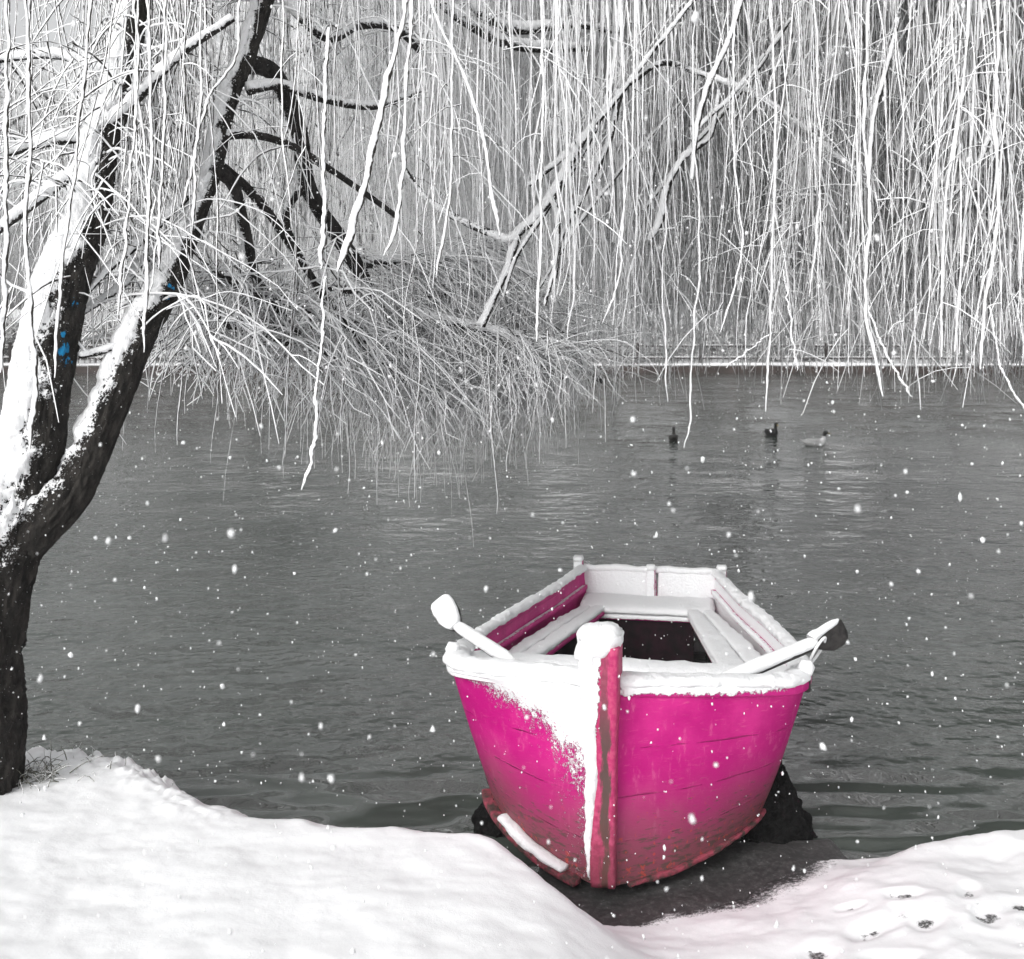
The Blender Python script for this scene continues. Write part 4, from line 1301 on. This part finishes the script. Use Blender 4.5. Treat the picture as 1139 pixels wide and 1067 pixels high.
# ------------------------------------------------------------------ far shore
M['ledge'] = mat_twig("ledge_snow", (0.09, 0.085, 0.08), .62, 1.3, .9, (.30, .30, .305))
wall = empty("pond_wall", (0, 40.0, 0))
tag(wall, "low red-brown pond edge wall with a snowy ledge on the far shore", "wall")
M['brick'] = mat_plain("pond_wall_stone", (0.035, 0.026, 0.024), (0.07, 0.052, 0.048), 3, 0.8, .02)
mb = MB(); box(mb, (-60, 0, -.5), (60, .25, .20)); mb.build("wall_face", M['brick'], wall, False)
ws = np.linspace(-60, 60, 400)
swept("snow_layer", np.stack([ws, .12 + 0 * ws, .215 + .012 * fbm(np.stack([ws, ws * 0, ws * 0], 1), 2)], 1), .13, .026 + .014 * fbm(np.stack([ws * 2, ws * 0, ws * 0], 1), 2), M['ledge'], wall, p=3)

fence = empty("fence", (0, 41.0, .28))
tag(fence, "low dark railing fence running along the far shore", "fence")
M['iron'] = mat_twig("fence_iron", (0.03, 0.025, 0.024), .62, .4, 4)
for zz_ in (.60, .18):
    ws = np.linspace(-34, 34, 60)
    swept("rail", np.stack([ws, 0 * ws, zz_ + 0 * ws], 1), .035, .03, M['iron'], fence, p=6)
    swept("snow_layer", np.stack([ws, 0 * ws, zz_ + .04 + 0 * ws], 1), .03, .014, M['snow'], fence)
first = None
for k in range(31):
    mb = MB(); box(mb, (-.06, -.06, -.1), (.06, .06, .70))
    if first is None:
        first = mb.build("post", M['iron'], fence, False); o = first
    else:
        o = first.copy(); o.parent = fence; COL.objects.link(o)
    o.location = (-33 + 2.2 * k, 0, 0)
mb = MB()
for k in range(330):
    x = -33 + .2 * k
    box(mb, (x - .015, -.015, .0), (x + .015, .015, .60))
o = mb.build("pickets", M['iron'], fence, False); o['kind'] = 'stuff'


# small pale pavilion behind the fence, seen between the willow's two limbs
pv = empty("pavilion", (-16.3, 47.0, .4)); tag(pv, "small pale pavilion with arched window behind the fence, seen between the willow limbs", "pavilion")
M['plaster'] = mat_plain("pale_plaster", (.42, .42, .42), (.52, .52, .52), 3)
M['slate'] = mat_plain("dark_frame", (.05, .05, .05), (.09, .09, .09), 5)
M['pane'] = mat_plain("pale_pane", (.55, .56, .57), (.62, .63, .64), 2, .25)
mb = MB(); box(mb, (-1.3, 0, -.2), (1.3, 2.2, 2.3)); mb.build("wall", M['plaster'], pv, False)
mb = MB(); box(mb, (-1.6, -.35, 2.3), (1.6, 2.5, 2.42)); rf = mb.build("roof", M['slate'], pv, False)
ws = np.linspace(-1.55, 1.55, 20)
swept("snow_layer", np.stack([ws, 1.05 + 0 * ws, 2.50 + 0 * ws], 1), 1.4, .12, M['snow'], rf, p=4)
for x in (-1.25, 1.25):
    mb = MB(); box(mb, (x - .09, -.25, -.2), (x + .09, -.08, 2.297)); mb.build("pillar", M['slate'], pv, False)
an = np.linspace(0, math.pi, 16)
ring = [(-.6, .2)] + [(-.6 * math.cos(a_), 1.2 + .55 * math.sin(a_)) for a_ in an] + [(.6, .2)]
V = [(x, -.03, z) for x, z in ring] + [(x, .0, z) for x, z in ring]
n = len(ring)
tri = [(0, j + 1, j) for j in range(1, n - 1)]
win = mesh_np("window", V, [(j, j + 1, n + j + 1, n + j) for j in range(n - 1)], M['pane'], pv, tris=[(0, j, j + 1) for j in range(1, n - 1)], smooth=False)
fr = np.array([(x, -.045, z) for x, z in ring])
mesh_np("frame", *tubes(fr[None], np.full((1, n), .05), 6), M['slate'], win)


# ------------------------------------------------------------------ far trees in the mist
def far_tree(seed, weeping=True):
    r_ = np.random.default_rng(seed)
    global rng
    keep_ = rng; rng = r_
    root = empty("bare_tree", (0, 0, 0))
    hgt = r_.uniform(3.2, 4.5)
    tr_ = np.array([(0, 0, -.2, .34), (.1, 0, 1.2, .28), (.15 + r_.normal(0, .2), .1, hgt, .22)])
    child_limb("trunk", tr_, M['bark_far'], root, S=14, step=.2)
    top = tr_[-1, :3]; lim = []
    for k in range(11):
        a_ = k / 11 * 2 * math.pi + r_.normal(0, .25)
        rad = r_.uniform(1.8, 5.2); h_ = r_.uniform(5.5, 12.5)
        e = np.array([math.cos(a_) * rad, math.sin(a_) * rad, h_])
        mid = top * .5 + e * .5 + np.array([0, 0, r_.uniform(.2, 1.4)]) - np.array([math.cos(a_), math.sin(a_), 0]) * .5
        p = np.array([(*top, .17), (*mid, .10), (*e, .035)])
        child_limb("limb", p, M['bark_far'], root, S=9, step=.25)
        lim.append(spline(p, 20))
    # secondary branches
    n_ = 170
    st_ = sample_on(lim, n_, .25)
    az_ = r_.random(n_) * 2 * math.pi; el_ = r_.uniform(-.2, .9, n_)
    d_ = np.stack([np.cos(az_) * np.cos(el_), np.sin(az_) * np.cos(el_), np.sin(el_)], 1)
    P_ = droop(st_, d_, r_.uniform(.8, 2.6, n_), r_.uniform(.1, .6, n_), 7, .1)
    R_ = lumpy(n_, 7, r_.uniform(.02, .04, n_), .2)
    parts_ = [(P_, R_, 4)]
    src_ = [q for q in P_]
    # fine drooping twigs
    n_ = 2600 if weeping else 1800
    st_ = sample_on(src_ + lim, n_, .2)
    az_ = r_.random(n_) * 2 * math.pi; el_ = r_.uniform(-.9, .6, n_)
    d_ = np.stack([np.cos(az_) * np.cos(el_) * .6, np.sin(az_) * np.cos(el_) * .6, np.sin(el_) * .5], 1)
    L_ = r_.uniform(.7, 3.4, n_) * (1 if weeping else .6)
    sg_ = r_.uniform(.5, 1.1, n_) if weeping else r_.uniform(-.2, .5, n_)
    P2 = droop(st_, d_, L_, sg_, 7, .10)
    P2[..., 2] = np.maximum(P2[..., 2], .7)
    parts_.append((P2, lumpy(n_, 7, r_.uniform(.010, .020, n_), .3), 3))
    o_ = twig_part("twigs", parts_, M['twig_far'], root, 'stuff')
    rng = keep_
    return root


def copy_tree(o):
    c = o.copy(); COL.objects.link(c)
    for ch in o.children:
        d_ = ch.copy(); COL.objects.link(d_); d_.parent = c
        for g_ in ch.children:
            e_ = g_.copy(); COL.objects.link(e_); e_.parent = d_
    return c


protos = [far_tree(11), far_tree(23), far_tree(37, False)]
spots = []
for k in range(13):
    spots.append((-27 + 4.5 * k + random.uniform(-1.2, 1.2), random.uniform(43.5, 47.5)))
for k in range(12):
    spots.append((-33 + 6.0 * k + random.uniform(-1.5, 1.5), random.uniform(51, 58)))
for k in range(12):
    spots.append((-42 + 7.6 * k + random.uniform(-2, 2), random.uniform(63, 74)))
used = set()
for i, (x, y) in enumerate(spots):
    if abs(x + 16.3) < 2.0 and y < 50: x += 3.0
    k = (i * 2 + i // 5) % 3
    o = protos[k] if k not in used else copy_tree(protos[k]); used.add(k)
    o.location = (x, y, ground_at(x, y)); o.rotation_euler = (0, 0, random.uniform(0, 6.28))
    s = random.uniform(.92, 1.22); o.scale = (s, s, s)
    tag(o, "snow dusted bare tree fading into mist behind the far shore fence", "tree", "trees beyond the far shore fence")


# ------------------------------------------------------------------ low shrubs behind the fence
M['twig_bush'] = mat_twig("shrub_twig", (0.045, 0.042, 0.04), .28, .8, 5)


def far_shrub(seed):
    global rng
    keep_ = rng; rng = np.random.default_rng(seed)
    root = empty("shrub", (0, 0, 0))
    n_ = 520
    az_ = rng.random(n_) * 2 * math.pi; el_ = rng.uniform(.2, 1.45, n_)
    d_ = np.stack([np.cos(az_) * np.cos(el_) * 1.3, np.sin(az_) * np.cos(el_), np.sin(el_)], 1)
    st_ = np.stack([rng.normal(0, .7, n_), rng.normal(0, .35, n_), np.zeros(n_)], 1)
    P_ = droop(st_, d_, rng.uniform(.8, 2.6, n_), rng.uniform(0, .5, n_), 7, .1)
    R_ = lumpy(n_, 7, rng.uniform(.012, .024, n_), .3)
    P2, R2 = side_twigs(P_, 4, (.2, .9), (.009, .017), .2)
    P2[..., 2] = np.maximum(P2[..., 2], .02)
    o_ = twig_part("twigs", [(P_, R_, 4), (P2, R2, 3)], M['twig_bush'], root, 'stuff')
    rng = keep_
    return root


sp_ = [far_shrub(5), far_shrub(6)]
for i in range(26):
    o = sp_[i] if i < 2 else copy_tree(sp_[i % 2])
    x = -31 + 2.45 * i + random.uniform(-.5, .5); y = random.uniform(42.2, 44.0)
    o.location = (x, y, ground_at(x, y)); o.rotation_euler = (0, 0, random.uniform(-.5, .5) + (math.pi if i % 3 else 0))
    s = random.uniform(.8, 1.15); o.scale = (s, s, s)
    tag(o, "twiggy bare shrub dusted with snow behind the far shore fence", "shrub", "shrubs behind the far shore fence")

# ------------------------------------------------------------------ ducks
def duck(label, X, Y, rz, body, head, breast, scale=1.0):
    root = empty("duck", (X, Y, 0), rz); tag(root, label, "duck", "ducks swimming on the pond")
    # continuous body: rings along a spine running tail -> body -> neck -> head (local +x forward)
    sp = np.array([(-.26, 0, .105, .006, .010), (-.22, 0, .09, .030, .020), (-.15, 0, .065, .075, .055), (-.05, 0, .05, .10, .078), (.06, 0, .05, .098, .080),
                   (.13, 0, .07, .070, .072), (.165, 0, .12, .040, .046), (.172, 0, .17, .030, .032), (.178, 0, .21, .034, .036), (.195, 0, .238, .036, .038), (.222, 0, .238, .028, .030), (.240, 0, .232, .012, .016)]) * scale
    C = spline(sp, 44)
    Pc = C[:, :3]; T = np.gradient(Pc, axis=0); T /= np.linalg.norm(T, axis=1, keepdims=True)
    sidev = np.tile([0, 1.0, 0], (44, 1)); upv = np.cross(T, sidev); upv *= -1
    an = np.arange(18) / 18 * 2 * math.pi
    V_ = Pc[:, None] + C[:, 3][:, None, None] * np.cos(an)[None, :, None] * sidev[:, None] + C[:, 4][:, None, None] * np.sin(an)[None, :, None] * upv[:, None]
    idx = np.arange(44 * 18).reshape(44, 18)
    a = idx[:-1]; b = np.roll(a, -1, 1); c = idx[1:]; d = np.roll(c, -1, 1)
    V_ = V_.reshape(-1, 3); n_ = len(V_)
    V_ = np.concatenate([V_, [Pc[0]], [Pc[-1]]])
    tri_ = [(n_, (j + 1) % 18, j) for j in range(18)] + [(n_ + 1, idx[-1, j], idx[-1, (j + 1) % 18]) for j in range(18)]
    m = NT("feathers"); cc_ = m.coords(); sep = m.t.nodes.new("ShaderNodeSeparateXYZ"); m.l(cc_, sep.inputs[0])
    nz = m.noise(cc_, 40, 3)
    xx_ = m.math('ADD', sep.outputs[0], m.math('MULTIPLY', m.math('SUBTRACT', nz, .5), .03))
    col = m.mix(m.ramp(xx_, .07 * scale, .10 * scale), body, breast)
    col = m.mix(m.ramp(sep.outputs[2], .165 * scale, .18 * scale), col, head)
    col = m.mix(m.ramp(nz, .5, .75), col, tuple(x * .6 for x in body))
    m.bsdf(col, .6)
    bd = mesh_np("body", V_, np.stack([a, b, d, c], -1).reshape(-1, 4), m.m, root, tris=tri_)
    u = np.linspace(0, 1, 8)
    swept("bill", np.stack([(.232 + .06 * u) * scale, 0 * u, (.228 - .012 * u) * scale], 1), np.interp(u, [0, 1], [.014, .017]) * scale, np.interp(u, [0, 1], [.012, .004]) * scale, M['duckbill'], root)
    for sgn in (-1, 1):
        u = np.linspace(0, 1, 14)
        p = np.stack([(.08 - .27 * u) * scale, sgn * (.082 - .045 * u ** 2) * scale, (.075 + .02 * u) * scale], 1)
        swept("wing", p, np.interp(u, [0, .2, .7, 1], [.008, .02, .018, .004]) * scale, np.interp(u, [0, .25, .7, 1], [.02, .045, .035, .006]) * scale, m.m, root)
    return root


M['duckbill'] = mat_plain("duck_bill", (.18, .15, .06), (.25, .2, .08), 20, .5)
duck("dark duck on the water, leftmost, beside a hanging whip tip", at(749, 490, 19.9)[0], 19.9, math.radians(80), (.03, .028, .026), (.012, .012, .012), (.03, .027, .025), .8)
duck("black duck with raised neck, left of the white one", at(858, 484, 20.7)[0], 20.7, math.radians(-75), (.010, .010, .010), (.008, .008, .008), (.012, .012, .012), .9)
duck("pale duck with white breast and black head swimming right", at(906, 496, 19.2)[0], 19.2, math.radians(-6), (.42, .42, .42), (.010, .012, .010), (.75, .75, .75), .9)

# ------------------------------------------------------------------ grass at the willow's foot
n = 190
gx = np.concatenate([rng.normal(-1.98, .07, 110), rng.uniform(-2.1, -1.2, 80)])
gy = np.concatenate([rng.normal(4.80, .05, 110), rng.uniform(4.85, 5.2, 80)])
gz, _ = ground_h(gx, gy)
st = np.stack([gx, gy, gz - .01], 1)
d = unit(np.stack([rng.normal(.15, .55, n), rng.normal(0, .4, n), np.full(n, .8)], 1))
P = droop(st, d, np.concatenate([rng.uniform(.06, .20, 110), rng.uniform(.03, .09, 80)]), rng.uniform(.2, .9, n), 6, .1)
V, Q = tubes(P, lumpy(n, 6, rng.uniform(.0012, .003, n), .2), 4)
M['grass'] = mat_twig("dry_grass", (0.10, 0.10, 0.075), .45, .8, 30)
o = mesh_np("grass", V, Q, M['grass'])
tag(o, "tuft of thin dark grass poking through snow at the willow's foot", "grass", kind='stuff')

# ------------------------------------------------------------------ falling snow
n = 34000
Y = 1.3 + 18 * rng.random(n) ** .70
pos = np.stack([rng.uniform(-.62, .62, n) * Y, Y, rng.uniform(.02, 1, n) * (2.3 + .33 * Y)], 1)
gzf, _ = ground_h(pos[:, 0], pos[:, 1])
pos = pos[pos[:, 2] > np.maximum(gzf, 0) + .02]; n = len(pos)
ico = np.array([(0, 0, 1), (.894, 0, .447), (.276, .851, .447), (-.724, .526, .447), (-.724, -.526, .447), (.276, -.851, .447),
                (.724, .526, -.447), (-.276, .851, -.447), (-.894, 0, -.447), (-.276, -.851, -.447), (.724, -.526, -.447), (0, 0, -1)])
itri = np.array([(0, 1, 2), (0, 2, 3), (0, 3, 4), (0, 4, 5), (0, 5, 1), (1, 6, 2), (2, 7, 3), (3, 8, 4), (4, 9, 5), (5, 10, 1),
                 (6, 7, 2), (7, 8, 3), (8, 9, 4), (9, 10, 5), (10, 6, 1), (11, 7, 6), (11, 8, 7), (11, 9, 8), (11, 10, 9), (11, 6, 10)])
rad = np.clip(rng.lognormal(math.log(.0019), .45, n), .0010, .0065)
V = pos[:, None, :] + ico[None] * rad[:, None, None] * (1 + .3 * rng.normal(size=(n, 12, 1))) * np.stack([np.ones(n), np.ones(n), rng.uniform(1.0, 1.7, n)], 1)[:, None, :]
T = (itri[None] + 12 * np.arange(n)[:, None, None]).reshape(-1, 3)
o = mesh_np("falling_snow", V.reshape(-1, 3), None, M['snow'], tris=T)
tag(o, "white snowflakes drifting down through the air over the pond", "snowfall", kind='stuff')

# ------------------------------------------------------------------ misty air
HAZE = 0.0016
m = NT("mist")
v = m.t.nodes.new("ShaderNodeVolumePrincipled")
v.inputs['Color'].default_value = (.93, .935, .94, 1)
v.inputs['Density'].default_value = HAZE
v.inputs['Anisotropy'].default_value = 0.2
m.l(v.outputs[0], m.out.inputs['Volume'])
mb = MB(); box(mb, (-122, -34, -2.2), (122, 110, 20))
hz = mb.build("haze", m.m, None, False)
tag(hz, "pale snowy mist filling the air over the pond", "haze", kind='stuff')
